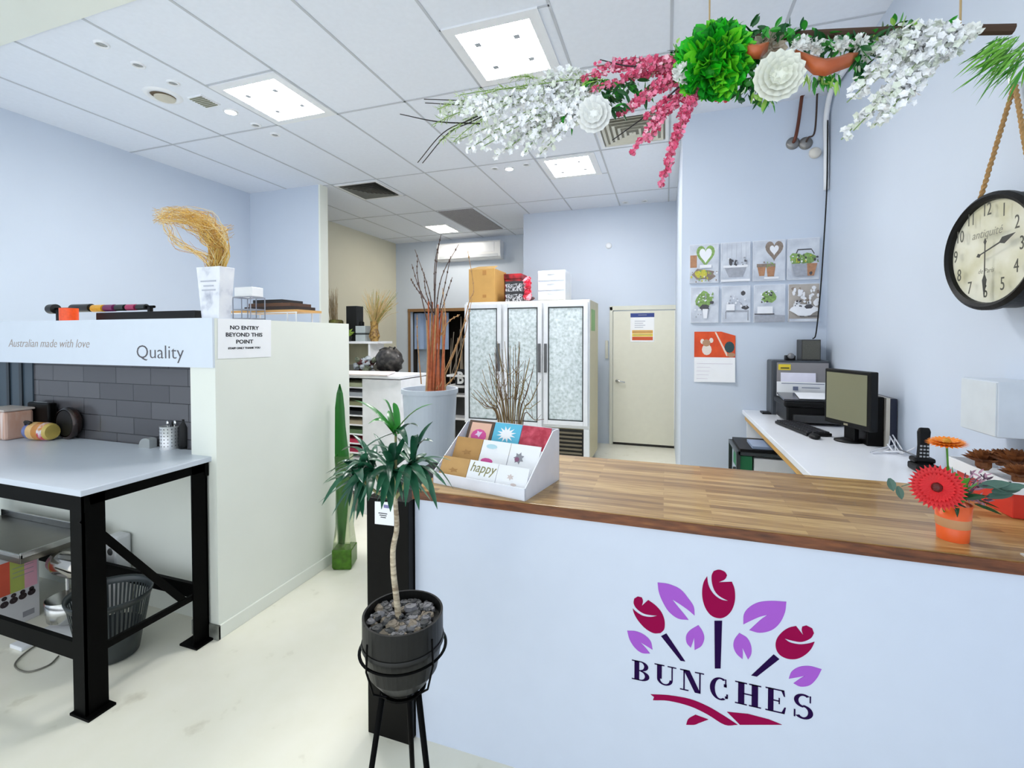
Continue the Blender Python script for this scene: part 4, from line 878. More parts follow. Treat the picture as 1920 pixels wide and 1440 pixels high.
for pts in ([(812, 590), (803, 540), (778, 468)], [(812, 590), (786, 540), (772, 495)], [(795, 560), (779, 538), (770, 522)], [(810, 580), (798, 545), (795, 510)], [(815, 590), (815, 500), (827, 440)], [(815, 600), (828, 520), (860, 458)], [(820, 600), (833, 540), (845, 480)], [(820, 610), (835, 560), (848, 520)], [(800, 600), (783, 520), (783, 485)], [(815, 570), (818, 500), (824, 450)], [(825, 725), (860, 640), (880, 565), (888, 540), (877, 470)], [(818, 730), (850, 660), (878, 590)], [(815, 650), (840, 605), (862, 590)], [(790, 720), (783, 640), (782, 590)], [(835, 725), (858, 690), (885, 560)], [(830, 660), (835, 600), (830, 540)]):
    q = MB(); P3 = bez([PB(x, y, rnd(-.05, .05)) for x, y in pts], 6); q.tube(P3, .0045, 5, r1=.002)
    for k in range(3, len(P3), 2): q.ball(P3[k], .006, 5, 3, sc=(1, 1, 1.6))
    q.build('thin_branch', RT[2] if pts[0][1] < 640 else RT[1], t)

# ------------------------------------------------------------ twig bundle behind the cards
tb = Vector((ony(965, 790, 2.75).x, 2.75, 0))
t = thing('twig_bucket', 'bucket of fine olive-brown twigs standing behind the counter', 'twigs', tuple(tb))
MB().lathe([(.10, 0), (.14, .75), (.15, .75), (.135, .74), (.12, .5), (.001, .5)], tb, 24).build('bucket', M('bucket_grey', '7d858c', rough=.4, metal=.3), t, smooth=True)
TW = [M('twig_olive', '8c7a52', rough=.8, var=.25, scale=60), M('twig_brown', '6e5238', rough=.8, var=.2)]
for k in range(34):
    q = MB(); f = k/33; bx = tb+Vector((rnd(-.05, .05), rnd(-.05, .05), .5)); ex = 880+f*140+rnd(-8, 8); ey = 800-170*(math.sin(PI*min(1, max(.08, f)))**.6)*rnd(.75, 1.0)
    if f > .6: ey -= 30*rnd(0, 1)
    tip = ony(ex, max(ey, 640), 2.75+rnd(-.08, .08)); mid = ony(960+(ex-960)*.35, 785, 2.75)
    P3 = bez([bx, mid, (mid+tip)/2+rv(.015), tip], 5); q.tube(P3, .0042, 5, r1=.0016)
    for j in range(2, 5):
        p_ = P3[-1-j*2]; q.tube([p_, p_+Vector((rnd(-.05, .05), rnd(-.03, .03), rnd(.03, .09)))], .0017, 4, r1=.001)
    q.build('twig', TW[k % 2], t)

# ------------------------------------------------------------ paper rack and things behind it
ry = 3.5; xa = ony(640, 720, ry).x; xm = ony(679, 720, ry).x; xb = ony(752, 720, ry).x; rz = 1.235
t = thing('paper_rack', 'white pigeonhole rack of coloured wrapping papers beside the tall planter', 'rack', ((xa+xb)/2, ry+.2, 0))
WP = M('rack_white', 'f2f2f6', rough=.4)
MB().box(xm, xb, ry, ry+.45, 0, rz-.01).build('end_panel', WP, t, bevel=.003)
MB().box(xa-.25, xa-.23, ry, ry+.45, 0, rz).build('side_panel', WP, t)
MB().box(xa-.25, xb, ry-.02, ry+.45, rz, rz+.022).build('top_board', WP, t)
MB().box(xa-.23, xm, ry+.43, ry+.45, 0, rz).build('back_board', WP, t)
zs = [rz-.085*k for k in range(1, 13)]
for k, z in enumerate(zs): MB().box(xa-.23, xm, ry, ry+.43, z-.012, z).build('pigeonhole_shelf', WP, t)
pcs = [('pale green', 'b9bf9e'), ('silver grey', 'b0b4be'), ('olive', '8a8a66'), ('black', '22252c'), ('taupe', 'a99d86'), ('moss green', '5f7a54'), ('raspberry red', 'c02a4e'), ('dark pink', 'a01c42'), ('white', 'e8e8ea'), ('grey', '9a9a9a')]
for k, (nm, hx_) in enumerate(pcs):
    o = MB().box(xa-.2, xm-.01, ry+.01, ry+.4, zs[k]+.0, zs[k]+.035).build('paper_ream', M('wrap_'+nm.replace(' ', '_'), hx_, rough=.5)); tag(o, nm+' stack of wrapping paper in the white pigeonhole rack', 'paper', 'wrapping paper stacks in the rack')
o = MB().poly([(xa-.1, ry-.06, rz+.026), (xb-.12, ry-.03, rz+.026), (xb-.25, ry+.3, rz+.03), (xa-.2, ry+.25, rz+.03)], (0, 0, 1), .01).build('magazine', M('magazine_pale', 'e9dcd8')); tag(o, 'pale magazine lying on top of the white paper rack', 'magazine')
# black bag on a stand, behind the rack
by = 4.6; bp_ = ony(728, 700, by)
t = thing('work_table', 'grey work table behind the paper rack with tools and bags', 'table', (ony(700, 705, by).x, by, 0))
tx0, tx1 = ony(640, 705, by).x, ony(770, 705, by).x; tz = ony(728, 706, by).z
MB().box(tx0, tx1, by-.25, by+.4, tz-.04, tz).build('table_top', DARKGREY, t)
for x in (tx0+.04, tx1-.04):
    for y in (by-.2, by+.34): MB().box(x-.02, x+.02, y-.02, y+.02, 0, tz-.04).build('leg', DARKGREY, t)
t = thing('black_bag', 'bulging black bag on the work table behind the paper rack', 'bag', tuple(Vector((bp_.x, by, tz))))
random.seed(5)
c1_ = ony(730, 672, by); MB().ball((c1_.x, by, tz+.18), .165, 18, 12, sc=(1, .7, .95), jit=.11).build('bag_body', ramp_mat('bag_black', [(.4, '191617'), (.7, '55504c')], scale=18, rough=.35), t, smooth=True)
MB().tube(bez([(c1_.x-.13, by, tz+.3), (c1_.x-.05, by, tz+.33), (c1_.x+.03, by, tz+.31), (c1_.x+.08, by, tz+.34)], 5), .012, 6).build('handle', M('bag_strap', '23211f'), t)
o = MB(); c2_ = ony(700, 670, by)
for k in range(40): o.mat(k % 3).ball((c2_.x-.05+rnd(-.12, .06), by-.05+rnd(-.08, .08), tz+.04+rnd(0, .17)), rnd(.02, .045), 6, 4, jit=.3)
tag(o.build('dried_foliage_bundle', [M('foliage_moss', '5c6350', var=.3), M('foliage_maroon', '4a1c1c', var=.3), M('foliage_silver', 'a0a6ac', var=.2)]), 'heap of moss green and maroon dried foliage left of the black bag', 'dried foliage')
o = MB().box(ony(655, 690, by).x-.1, ony(690, 690, by).x, by+.1, by+.3, tz, tz+.12).build('grey_crate', M('crate_taupe', '5a574c')); tag(o, 'dull grey-brown crate at the back of the work table', 'crate')
# wall shelf with jars and grasses in the alcove
sy = 5.35; sz = ony(690, 640, sy).z; sx0, sx1 = ony(612, 640, sy).x, ony(716, 640, sy).x
t = thing('alcove_shelf', 'white shelf unit in the alcove carrying pots and dried grass', 'shelf', ((sx0+sx1)/2, sy+.1, 0))
MB().box(sx0-.2, sx1, sy-.1, sy+.25, sz-.03, sz).build('shelf_board', WP, t)
MB().box(sx0-.2, sx1-.15, sy+.23, sy+.25, .3, sz-.03).build('back_board', M('shelf_back_olive', 'b9b59b'), t)
MB().box(sx1-.16, sx1-.13, sy-.08, sy+.24, 0, sz-.03).build('side_panel', WP, t); MB().box(sx0-.2, sx0-.17, sy-.08, sy+.24, 0, sz-.03).build('side_panel', WP, t)
def jar(x, y, w, h, mt, lab, nm='storage_jar', cat='jar', z=None):
    c_ = ony(x, y, sy); t = thing(nm, lab, cat, (c_.x, sy, sz if z is None else z)); zz = sz if z is None else z
    MB().lathe([(w*.45, 0), (w*.5, .01), (w*.5, h*.85), (w*.42, h*.9), (w*.42, h)], (c_.x, sy, zz), 20, cap=True).build('vessel', mt, t, smooth=False); return t
o = ony(668, 610, sy)
b = MB(); b.box(ony(671, 620, sy).x, ony(689, 620, sy).x, sy-.05, sy+.12, sz, sz+.09); b.mat(1).box(ony(672, 620, sy).x, ony(688, 620, sy).x, sy-.045, sy+.115, sz+.09, sz+.115); b.mat(0).box(ony(671, 620, sy).x, ony(689, 620, sy).x, sy-.05, sy+.12, sz+.115, sz+.21)
tag(b.build('glass_drawer_box', [M('glass_box_grey', 'b9c2c4', rough=.15), M('glass_box_dark', '3f4648')]), 'grey two-tier clear box on the alcove shelf', 'box')
b = MB(); c_ = ony(655, 625, sy)
for k in range(30): b.leaf((c_.x+rnd(-.02, .02), sy-.02, sz+.04+rnd(0, .08)), (rnd(-1, 1), rnd(-.6, .4), rnd(0, 1)), rv(1), rnd(.05, .09), .03)
b.mat(1).lathe([(.035, 0), (.05, .07), (.001, .07)], (c_.x, sy-.02, sz), 12)
tag(b.build('potted_plant', [M('lime_leaf', '9cb84e', var=.2), M('pot_dark', '2c2a28')]), 'small lime green plant in a dark pot on the alcove shelf', 'plant')
vx = ony(702, 625, sy)
t = thing('dried_grass_vase', 'woven brown vase of dried yellow grass on the alcove shelf', 'vase', (vx.x, sy, sz))
MB().lathe([(.05, 0), (.075, .07), (.05, .17), (.055, .27), (.04, .27), (.035, .2), (.001, .19)], (vx.x, sy, sz), 16).build('vase', ramp_mat('woven_brown', [(.4, '6a4a1f'), (.6, 'b08d4a')], scale=30), t)
q = MB()
for k in range(150):
    q.mat(0 if k % 4 else 1); b0 = Vector((vx.x+rnd(-.02, .02), sy+rnd(-.02, .02), sz+.2)); tp_ = ony(705+rnd(-28, 42), rnd(540, 585), sy+rnd(-.1, .1)); q.tube(bez([b0, b0*.4+tp_*.6+Vector((rnd(-.02, .02), 0, .03)), tp_], 3), .0026, 4, r1=.0015)
q.build('dry_grass', [M('dry_grass_yellow', 'd2b478', var=.2), M('grass_green', '7c8a3c')], t)
# upper group behind partition top: black box, olive pot, grass
uy_ = 3.1
# these rest on the far end of the partition top, a stacked storage cube carries them
cz0 = ony(630, 606, sy).z
o = MB(); bx0, bx1 = ony(616, 610, 5.25).x, ony(636, 610, 5.25).x
t = thing('olive_pot', 'olive and maroon pot at the left end of the alcove shelf', 'pot', (ony(628, 600, sy).x, sy, sz))
MB().lathe([(.06, 0), (.10, .1), (.10, .28), (.08, .30), (.07, .28), (.001, .27)], (ony(630, 600, sy).x, sy, sz), 16).build('pot', ramp_mat('olive_maroon', [(.4, '3f2618'), (.6, '7c7c3c')], scale=12), t)
o = MB().box(ony(641, 590, sy).x, ony(661, 590, sy).x, sy+.09, sy+.24, sz, ony(650, 573, sy).z).build('black_carton', M('carton_black', '1a1b1d', rough=.4), bevel=.003); tag(o, 'upright black carton behind the olive pot on the alcove shelf', 'box')
q = MB()
for k in range(80):
    b0 = Vector((ony(618, 600, sy).x+rnd(-.03, .03), sy+.1, sz+.0)); tp_ = ony(618+rnd(-8, 16), rnd(536, 570), sy+.1); q.tube([b0, b0*.5+tp_*.5+rv(.02), tp_], .003, 4, r1=.0015)
tag(q.build('dried_grass_bundle', M('grass_beige', 'b9a27c', var=.2)), 'bundle of beige dried grass standing at the pier edge of the alcove shelf', 'dried grass')
jar(678, 595, .07, .06, BLACK, 'small black lidded tin resting on the clear box', 'black_tin', 'tin', sz+.21)
# storeroom contents seen in the opening
q = MB(); xx0, xx1 = ony(775, 600, 8.5).x, ony(812, 600, 8.5).x
dpr = MB(); N = 14; ptsf = []
for k in range(N+1):
    f = k/N; ptsf.append((xx0+(ony(840, 600, 8.5).x-xx0)*f, 8.5+.03*math.sin(k*1.9)))
for k in range(N):
    (a, b_), (c_, d_) = ptsf[k], ptsf[k+1]; dpr.add([(a, b_, 1.35), (c_, d_, 1.35), (c_, d_, 2.1), (a, b_, 2.1)], [(0, 1, 2, 3)])
tag(dpr.build('blue_cloth', M('pale_blue_cloth', '9fb6dc', rough=.6)), 'pale blue cloth hanging in the storeroom doorway', 'cloth')
o = MB().box(-4.98, ony(815, 650, 8.6).x, 8.6, 8.9, 0, 1.45).box(-4.99, ony(815, 650, 8.6).x+.15, 8.58, 8.92, 1.45, 1.47).build('storage_cupboard', M('cupboard_blue_white', 'b7c6da', rough=.4)); tag(o, 'pale blue-white cupboard behind the storeroom doorway', 'cupboard')
q = MB()
for k in range(9):
    a_ = ony(rnd(838, 872), rnd(700, 720), 8.45); b_ = ony(rnd(845, 875), rnd(585, 640), 8.45); q.tube([a_, b_], .008, 5)
    if k < 4: a_.z = 0; q.tube([a_, b_], .008, 5)
tag(q.build('branch_reflections', M('branch_silver', '9a8f84')), 'pale branch reflections modelled as thin rods in the dark storeroom doorway', 'branches')  # reflections of branches, modelled as solid rods
o_y = 6.9
shx0, shx1 = ony(851, 720, 6.4).x, ony(872, 720, 6.4).x
t = thing('letter_sign', 'small black and white sign with letter B beside the fridge', 'sign', (shx0, 6.4, 1.3))
sgz = ony(860, 722, 6.4).z
sb0, sb1 = ony(855, 700, 6.4).x, ony(873, 700, 6.4).x
MB().box(sb0, sb1, 6.38, 6.41, sgz, ony(860, 692, 6.4).z).build('board', INK, t)
text('letter', 'B', ((sb0+sb1)/2, 6.378, sgz+.03), (1, 0, 0), (0, 0, 1), .25, PAPER, t, xs=.8, fat=.008)
t['_o'] = t['_o']
t = thing('low_storage_unit', 'narrow white and grey storage shelves between planter and fridge', 'shelves', ((sb0+sb1)/2, 6.5, 0))
MB().box(sb0-.12, sb1+.02, 6.3, 6.6, sgz-.03, sgz).build('top_board', WP, t)
for z in (.35, .7, 1.0): MB().box(sb0-.12, sb1+.02, 6.32, 6.6, z, z+.03).build('shelf', WP, t)
MB().box(sb0-.12, sb0-.10, 6.3, 6.6, 0, sgz-.03).build('side_panel', WP, t); MB().box(sb0-.1, sb1+.02, 6.58, 6.6, 0, sgz-.03).build('back_board', DARKGREY, t)

# ------------------------------------------------------------ potted dracaena on black stand
PYY = 1.15
pc0 = ony(756, 1150, PYY); pc0 = Vector((pc0.x, PYY, 0)); rim_z = ony(756, 1146, PYY).z; R0 = .114
bot_z = ony(756, 1296, PYY-.03).z
t = thing('potted_dracaena', 'slender dracaena tree in a black pot filled with dark pebbles', 'potted plant', (pc0.x, PYY, bot_z))
hh = rim_z-bot_z
MB().lathe([(.03, 0), (.07, .012), (.098, .05), (.108, hh*.5), (R0, hh*.62), (R0, hh), (R0-.006, hh), (R0-.008, hh-.03), (.001, hh-.035)], (pc0.x, PYY, bot_z), 48).build('pot', M('matte_black_pot', '131312', spec=.3, rough=.4, var=.06), t, smooth=False)
MB().lathe([(R0+.002, hh*.60), (R0+.0035, hh*.63), (R0+.002, hh*.66)], (pc0.x, PYY, bot_z), 48).build('pot_band', M('pot_seam', '0b0b0b'), t, smooth=True)
random.seed(11); q = MB()
for k in range(150):
    a = rnd(0, 2*PI); rr = (R0-.02)*math.sqrt(random.random()); q.mat(random.choice([0, 0, 1, 2])); q.ball((pc0.x+rr*math.cos(a), PYY+rr*math.sin(a), rim_z-.028+rnd(0, .012)), rnd(.008, .017), 7, 4, sc=(rnd(.8, 1.3), rnd(.8, 1.3), rnd(.5, .8)), jit=.15)
pe = q.build('pebbles', [M('pebble_dark', '2f3032', rough=.5), M('pebble_grey', '6d6c70', rough=.5), M('pebble_brown', '7a6f60', rough=.6)], t); pe['kind'] = 'stuff'
tp = [ony(x, y, PYY+d) for x, y, d in ((748, 1158, 0), (742, 1110, 0), (738, 1075, 0), (737, 1030, -.005), (744, 990, 0), (742, 950, 0), (741, 930, .0), (742, 880, .01))]
tp[0].z = rim_z-.03
MB().tube(bez(tp, 5), .0095, 10, r1=.006).build('trunk', ramp_mat('bark_pale', [(.35, '8d7b64'), (.6, 'cdbfa4')], scale=30, rough=.8, stretch=(1, 1, 4)), t, smooth=True)
DLEAF = ramp_mat('dracaena_leaf', [(.3, '0f3d2a'), (.55, '205c40'), (.8, '4d8568')], scale=9, rough=.28, detail=3)
LLEAF = M('new_leaf_green', '2f8a2c', rough=.3, var=.15)
def pleaf(m, base, tip, w, sag=.03, seg=7):
    """strap leaf from base to tip with an arch"""
    base = Vector(base); tip = Vector(tip); d = tip-base; L = d.length; side = d.cross(Vector((0, 0, 1)));
    if side.length < .01: side = Vector((1, 0, 0))
    side.normalize(); side = (side+rv(.35)).normalized(); up = side.cross(d).normalized()
    if up.z < 0: up = -up
    vs = []
    for k in range(seg+1):
        s_ = k/seg; p_ = base+d*s_+Vector((0, 0, 1))*sag*math.sin(PI*s_); ww = w*(math.sin(PI*(s_*.93+.05))**.55)*(1-.35*s_)
        if k == seg: ww = w*.03
        vs += [p_-side*ww/2+up*ww*.14, p_-up*ww*.02, p_+side*ww/2+up*ww*.14]
    fs = []
    for k in range(seg): o = 3*k; fs += [(o, o+1, o+4, o+3), (o+1, o+2, o+5, o+4)]
    m.add(vs, fs)
def DP(x, y, d=0): return ony(x, y, PYY+d)
heads = [((742, 812), 'top'), ((700, 880), 'a'), ((770, 870), 'b'), ((735, 880), 'c'), ((670, 890), 'd')]
tips_named = {
 'top': [((664, 750), -.02), ((717, 748), 0), ((738, 755), .02), ((812, 757), -.02), ((785, 800), 0), ((690, 795), -.05), ((672, 850), -.08), ((765, 835), -.08), ((728, 770), .05)],
 'a': [((597, 943), -.05), ((622, 967), -.08), ((655, 980), -.06), ((617, 888), 0), ((640, 845), .06), ((662, 815), .1), ((668, 975), .05), ((690, 940), -.12), ((640, 925), -.1), ((650, 865), -.04), ((675, 820), -.03), ((610, 905), .08), ((705, 835), .1)],
 'b': [((820, 955), -.05), ((786, 957), -.08), ((838, 912), -.03), ((812, 828), .02), ((780, 820), -.04), ((800, 850), .08), ((825, 870), -.1), ((760, 950), -.12), ((800, 900), -.12), ((790, 925), .06), ((745, 820), .1), ((812, 790), .05)],
 'c': [((715, 955), -.12), ((732, 960), -.1), ((705, 930), -.14), ((755, 940), -.13), ((690, 900), -.15), ((770, 900), -.15), ((740, 830), -.1), ((710, 850), -.12), ((730, 905), -.16), ((762, 815), -.06), ((700, 812), .05)],
 'd': [((663, 985), 0), ((680, 970), -.06), ((640, 900), -.08), ((632, 870), 0), ((655, 950), .05), ((690, 850), -.1), ((680, 905), -.14), ((645, 955), -.04)]}
org_t = DP(742, 900, 0)
br = MB()
for (hx_, hy_), key in heads:
    hp = DP(hx_, hy_, 0)
    br.tube(bez([DP(742, 935, 0), DP((742+hx_)/2, (940+hy_)/2+8, 0), hp], 4), .005, 6, r1=.0035)
    for (tx_, ty_), dd in tips_named[key]:
        m_ = MB(); tipp = DP(tx_, ty_, dd); pleaf(m_, hp+rv(.008), tipp, rnd(.021, .029), sag=rnd(.005, .035)); m_.build('leaf', LLEAF if key == 'top' and ty_ < 800 else DLEAF, t, smooth=True)
for key, n_, rr_ in (('a', 9, .15), ('b', 9, .14), ('c', 9, .12), ('d', 7, .13)):
    hx_, hy_ = [h_[0] for h_ in heads if h_[1] == key][0]; hp = DP(hx_, hy_, 0)
    for k in range(n_):
        an = 2*PI*k/n_+rnd(-.3, .3); tipp = hp+Vector((math.cos(an)*rr_*rnd(.7, 1), math.sin(an)*rr_*rnd(.6, .9), rnd(-.09, .07))); m_ = MB(); pleaf(m_, hp+rv(.01), tipp, rnd(.02, .028), sag=rnd(.01, .035)); m_.build('leaf', DLEAF if k % 4 else M('pale_leaf_green', '6f9a7c', rough=.3, var=.15), t, smooth=True)
br.build('branches', M('dracaena_stem', '8c8a5a', rough=.6), t, smooth=True)
t = thing('plant_stand', 'black metal plant stand with slim legs holding the dracaena pot', 'plant stand', (pc0.x, PYY, 0))
MB().lathe([(R0+.006, -.004), (R0+.012, 0), (R0+.006, .004), (R0+.003, 0), (R0+.006, -.004)], (pc0.x, PYY, bot_z+hh*.52), 48).build('ring', BMETAL, t, smooth=True)
for a in (-.35, 1.2, 2.8, 4.4):
    d = Vector((math.cos(a), math.sin(a), 0)); c_ = Vector((pc0.x, PYY, 0))
    MB().tube([c_+d*(R0+.010)+Vector((0, 0, bot_z+hh*.85)), c_+d*(R0+.013)+Vector((0, 0, bot_z+hh*.5)), c_+d*(.105)+Vector((0, 0, bot_z+.03)), c_+d*.06+Vector((0, 0, bot_z-.008))], .0028, 6).build('cradle_wire', BMETAL, t)
MB().lathe([(.055, 0), (.065, 0), (.065, .006), (.055, .006), (.055, 0)], (pc0.x, PYY, bot_z-.012), 28).build('lower_ring', BMETAL, t)
for a in (-.25, 1.9, 3.9):
    d = Vector((math.cos(a), math.sin(a), 0)); c_ = Vector((pc0.x, PYY, 0))
    MB().tube([c_+d*.058+Vector((0, 0, bot_z-.006)), c_+d*.15+Vector((0, 0, .006))], .009, 8, r1=.007).build('leg', BMETAL, t, smooth=True)

# ------------------------------------------------------------ tall glass vase with big leaf
vc = Vector((-2.125, 2.66, 0))
t = thing('tall_glass_vase', 'tall square green glass vase on the floor beside the partition', 'vase', tuple(vc))
GL = M('green_vase_glass', 'cfdca8', rough=.05, trans=.9, var=.03, alpha=.6)
vh = 1.0
def sq(hw_, z, rot=.35): return [(vc.x+hw_*1.35*math.cos(rot+PI/4+k*PI/2), vc.y+hw_*1.35*math.sin(rot+PI/4+k*PI/2), z) for k in range(4)]
MB().ring_stack([sq(.062, 0), sq(.07, .02), sq(.07, .14)], True).build('base_block', M('vase_base_glass', '4f7f24', rough=.08, var=.35, scale=25, trans=.3), t, bevel=.006)
MB().ring_stack([sq(.066, .14), sq(.050, .30), sq(.046, .62), sq(.052, .78)], False).build('body', GL, t, bevel=.004)
q = MB(); c0_ = onx(0, 0, 1)
lt = ony(637, 722, 2.64); lb = ony(640, 1000, 2.64)
pts = [(634, 722, 1), (630, 735, 5), (629, 760, 9), (630, 800, 11), (633, 850, 12), (638, 900, 12), (642, 960, 10), (644, 1020, 6)]
vs = []; 
for (x_, y_, hw_) in [(637, 720, 1), (637, 738, 6), (637, 765, 9), (638, 800, 10), (641, 850, 13), (643, 900, 13), (642, 960, 10), (641, 1020, 6)]:
    a = ony(x_-hw_, y_, 2.66); m0 = ony(x_, y_, 2.68); b_ = ony(x_+hw_, y_, 2.65); vs += [a, m0, b_]
fs = []
for k in range(7): o = 3*k; fs += [(o, o+1, o+4, o+3), (o+1, o+2, o+5, o+4)]
q.add(vs, fs); 
lf = q.build('broad_leaf', M('sword_leaf_green', '0f6a12', rough=.3, var=.15, scale=6, stretch=(12, 12, .5)), smooth=True)
sol = lf.modifiers.new('solid', 'SOLIDIFY'); sol.thickness = .003
tag(lf, 'long dark green sword-shaped leaf standing in the tall glass vase', 'leaf')

# ------------------------------------------------------------ work bench at left
TZ = .97
t = thing('packing_bench', 'white-topped work bench with heavy black steel frame against the tiled niche', 'bench', (-3.3, 1.5, 0))
BT = MB(); BT.box(-4.35, -2.275, 1.22, 1.868, TZ-.026, TZ); BT.build('bench_top', M('bench_laminate', 'ccd3de', rough=.3, var=.01), t, bevel=.003)
w_ = .082
for (x0, y0) in ((-2.375, 1.235), (-2.375, 1.70), (-4.3, 1.235), (-4.3, 1.70)):
    L = MB(); th = .008; ya = y0 if y0 < 1.5 else y0+w_-th
    L.box(x0, x0+w_, ya, ya+th, .01, TZ-.026); L.box(x0+w_-th, x0+w_, y0, y0+w_, .01, TZ-.026)
    lo = L.build('leg', BMETAL, t)
    MB().box(x0-.01, x0+w_+.03, y0-.01, y0+w_+.01, 0, .01).build('foot_plate', BMETAL, lo)
for (nm, bx) in (('top_rail', (-4.3, -2.29, 1.24, 1.26, TZ-.1, TZ-.028)), ('top_rail', (-4.3, -2.29, 1.77, 1.79, TZ-.1, TZ-.028)), ('side_rail', (-2.313, -2.293, 1.24, 1.78, TZ-.075, TZ-.028)),
                 ('lower_rail', (-4.3, -2.3, 1.25, 1.27, .22, .295)), ('lower_rail', (-4.3, -2.3, 1.75, 1.77, .22, .295)), ('side_lower_rail', (-2.315, -2.30, 1.24, 1.78, .245, .275))):
    MB().box(*bx).build(nm, BMETAL, t)
def bench_side(x, y): return onx(x, y, -2.305)
a = onx(154, 973, -2.305); b_ = onx(348, 1130, -2.31); dd = (b_-a)
q = MB(); nv = Vector((1, 0, 0)); up = dd.cross(nv).normalized()*.016; q.poly([a-up, b_-up, b_+up, a+up], nv, .006); q.build('diagonal_brace', BMETAL, t)
# things on the bench
def onT(x, y): return onz(x, y, TZ)
c_ = onT(308, 843); c_ = Vector((c_.x, c_.y+.03, TZ))
t = thing('cutlery_holder', 'perforated steel cutlery holder with utensils on the bench', 'cutlery holder', tuple(c_))
MB().lathe([(.046, 0), (.046, .128), (.043, .128), (.043, .005), (.001, .005)], c_, 32).build('cylinder', M('satin_steel', 'd9dadc', rough=.3, metal=.5), t, smooth=True)
q = MB()
for r_ in range(6):
    for k in range(16):
        an = 2*PI*k/16; q.obox(c_+Vector((.0463*math.cos(an), .0463*math.sin(an), .02+r_*.019)), (-math.sin(an), math.cos(an), 0), (0, 0, 1), .0022, .0022, -.0003, .0006)
q.build('perforation', INK, t)
for k, (dx_, dy_, h_) in enumerate(((-.01, 0, .03), (.02, .01, .035), (.0, .02, .02))):
    q = MB(); q.tube([c_+Vector((dx_*.5, dy_, .01)), c_+Vector((dx_*1.4, dy_, .128+h_*.4))], .003, 6); q.ball(c_+Vector((dx_*1.5, dy_, .128+h_*.5)), .012, 8, 5, sc=(1, .4, 1.2)); o = q.build('utensil', CHROME if k < 2 else BLACK, smooth=True)
    tag(o, ['bright spoon at the left of the steel holder', 'bright fork at the right of the steel holder', 'dark utensil at the back of the steel holder'][k], 'utensil', 'utensils in the steel holder')
o = MB().lathe([(.03, 0), (.033, .02), (.033, .12), (.015, .15), (.015, .165)], c_+Vector((.075, .035, 0)), 18, cap=True).build('black_bottle', BLACK, smooth=True); tag(o, 'black bottle standing right of the steel cutlery holder', 'bottle')
c2 = onT(270, 840); c2.y += .02
o = MB().ring_stack([[(c2.x-.045+.09*k/10, c2.y+s_, TZ+(.0 if s_ is None else .055*math.sqrt(max(0, 1-(abs(k-6.5)/6.6)**2.4)))) for k in range(11)]+[(c2.x+.045, c2.y+s_, TZ), (c2.x-.045, c2.y+s_, TZ)] for s_ in (-.02, .02)]).build('sponge_holder', M('holder_grey', 'a5a9aa', rough=.4)); tag(o, 'rounded grey sponge holder left of the cutlery holder', 'sponge holder')
# bread bag
bc = onT(76, 824); bc.y = 1.755; bc.x = ony(76, 824, 1.755).x
t = thing('bread_loaf', 'sliced bread loaf in a blue, yellow and white plastic bag', 'bread', (bc.x, bc.y, TZ))
q = MB(); rings = []
prof = [(-.095, .62), (-.08, .9), (-.045, 1), (0, 1.0), (.045, 1), (.08, .96), (.098, .8)]
bx_ = Vector((1, .12, 0)).normalized(); by_ = Vector((-.12, 1, 0)).normalized()
for (u_, s_) in prof:
    rings.append([Vector((bc.x, bc.y, TZ))+bx_*u_+by_*(.052*s_*math.cos(a_))*(1 if abs(math.cos(a_)) < .9 else 1)+Vector((0, 0, max(.0, .055+.055*s_*math.sin(a_)*1.0))) for a_ in [2*PI*k/16+PI/16 for k in range(16)]])
for k in range(len(rings)-1):
    q.cur = [0, 0, 1, 2, 3, 4][k]; q.ring_stack([rings[k], rings[k+1]], False)
q.cur = 4; q.add(rings[-1], [tuple(range(16))]); q.cur = 0; q.add(rings[0], [tuple(range(16))[::-1]])
q.build('wrapper', [M('bag_blue', '5d6aa0', rough=.25, var=.25, scale=30), M('bag_cream', 'e3b877', rough=.25, var=.15), M('bag_crust', 'c98436', rough=.25, var=.15), ramp_mat('bag_mixed', [(.35, 'c9832e'), (.5, 'e8e4ec'), (.62, 'd23442')], scale=16, rough=.3), M('bag_heel', 'c9b05e', rough=.3, var=.2)], t, smooth=True)
MB().tube([(bc.x-.095, bc.y-.01, TZ+.06), (bc.x-.055, bc.y-.04, TZ+.115), (bc.x-.03, bc.y-.03, TZ+.105)], .012, 6).build('bag_tie', INK, t)
# jars and toaster
jc = ony(22, 815, 1.74)
t = thing('plastic_canister', 'large clear canister of pink-brown powder beside the bread', 'canister', (jc.x, jc.y, TZ))
MB().box(jc.x-.16, jc.x+.085, jc.y-.07, jc.y+.07, TZ, TZ+.175).build('body', ramp_mat('powder_pink', [(.3, 'e6cfc4'), (.55, 'cfa28c'), (.8, 'f4e8e2')], scale=6, rough=.25, stretch=(4, 1, .3)), t, bevel=.015)
MB().box(jc.x-.165, jc.x+.09, jc.y-.075, jc.y+.075, TZ+.175, TZ+.188).build('lid', M('canister_lid', 'c7b9b0', rough=.3), t, bevel=.004)
t = thing('toaster', 'slim black toaster behind the bread bag against the wall', 'toaster', (-3.78, 1.84, TZ))
MB().box(-3.90, -3.68, 1.815, 1.862, TZ, TZ+.215).build('body', GLOSSB, t, bevel=.01)
MB().box(-3.86, -3.72, 1.83, 1.845, TZ+.212, TZ+.218).build('slot', STEEL, t)
t = thing('dark_pot', 'round dark brown pot lying on its side by the tiles', 'pot', (-3.52, 1.84, TZ))
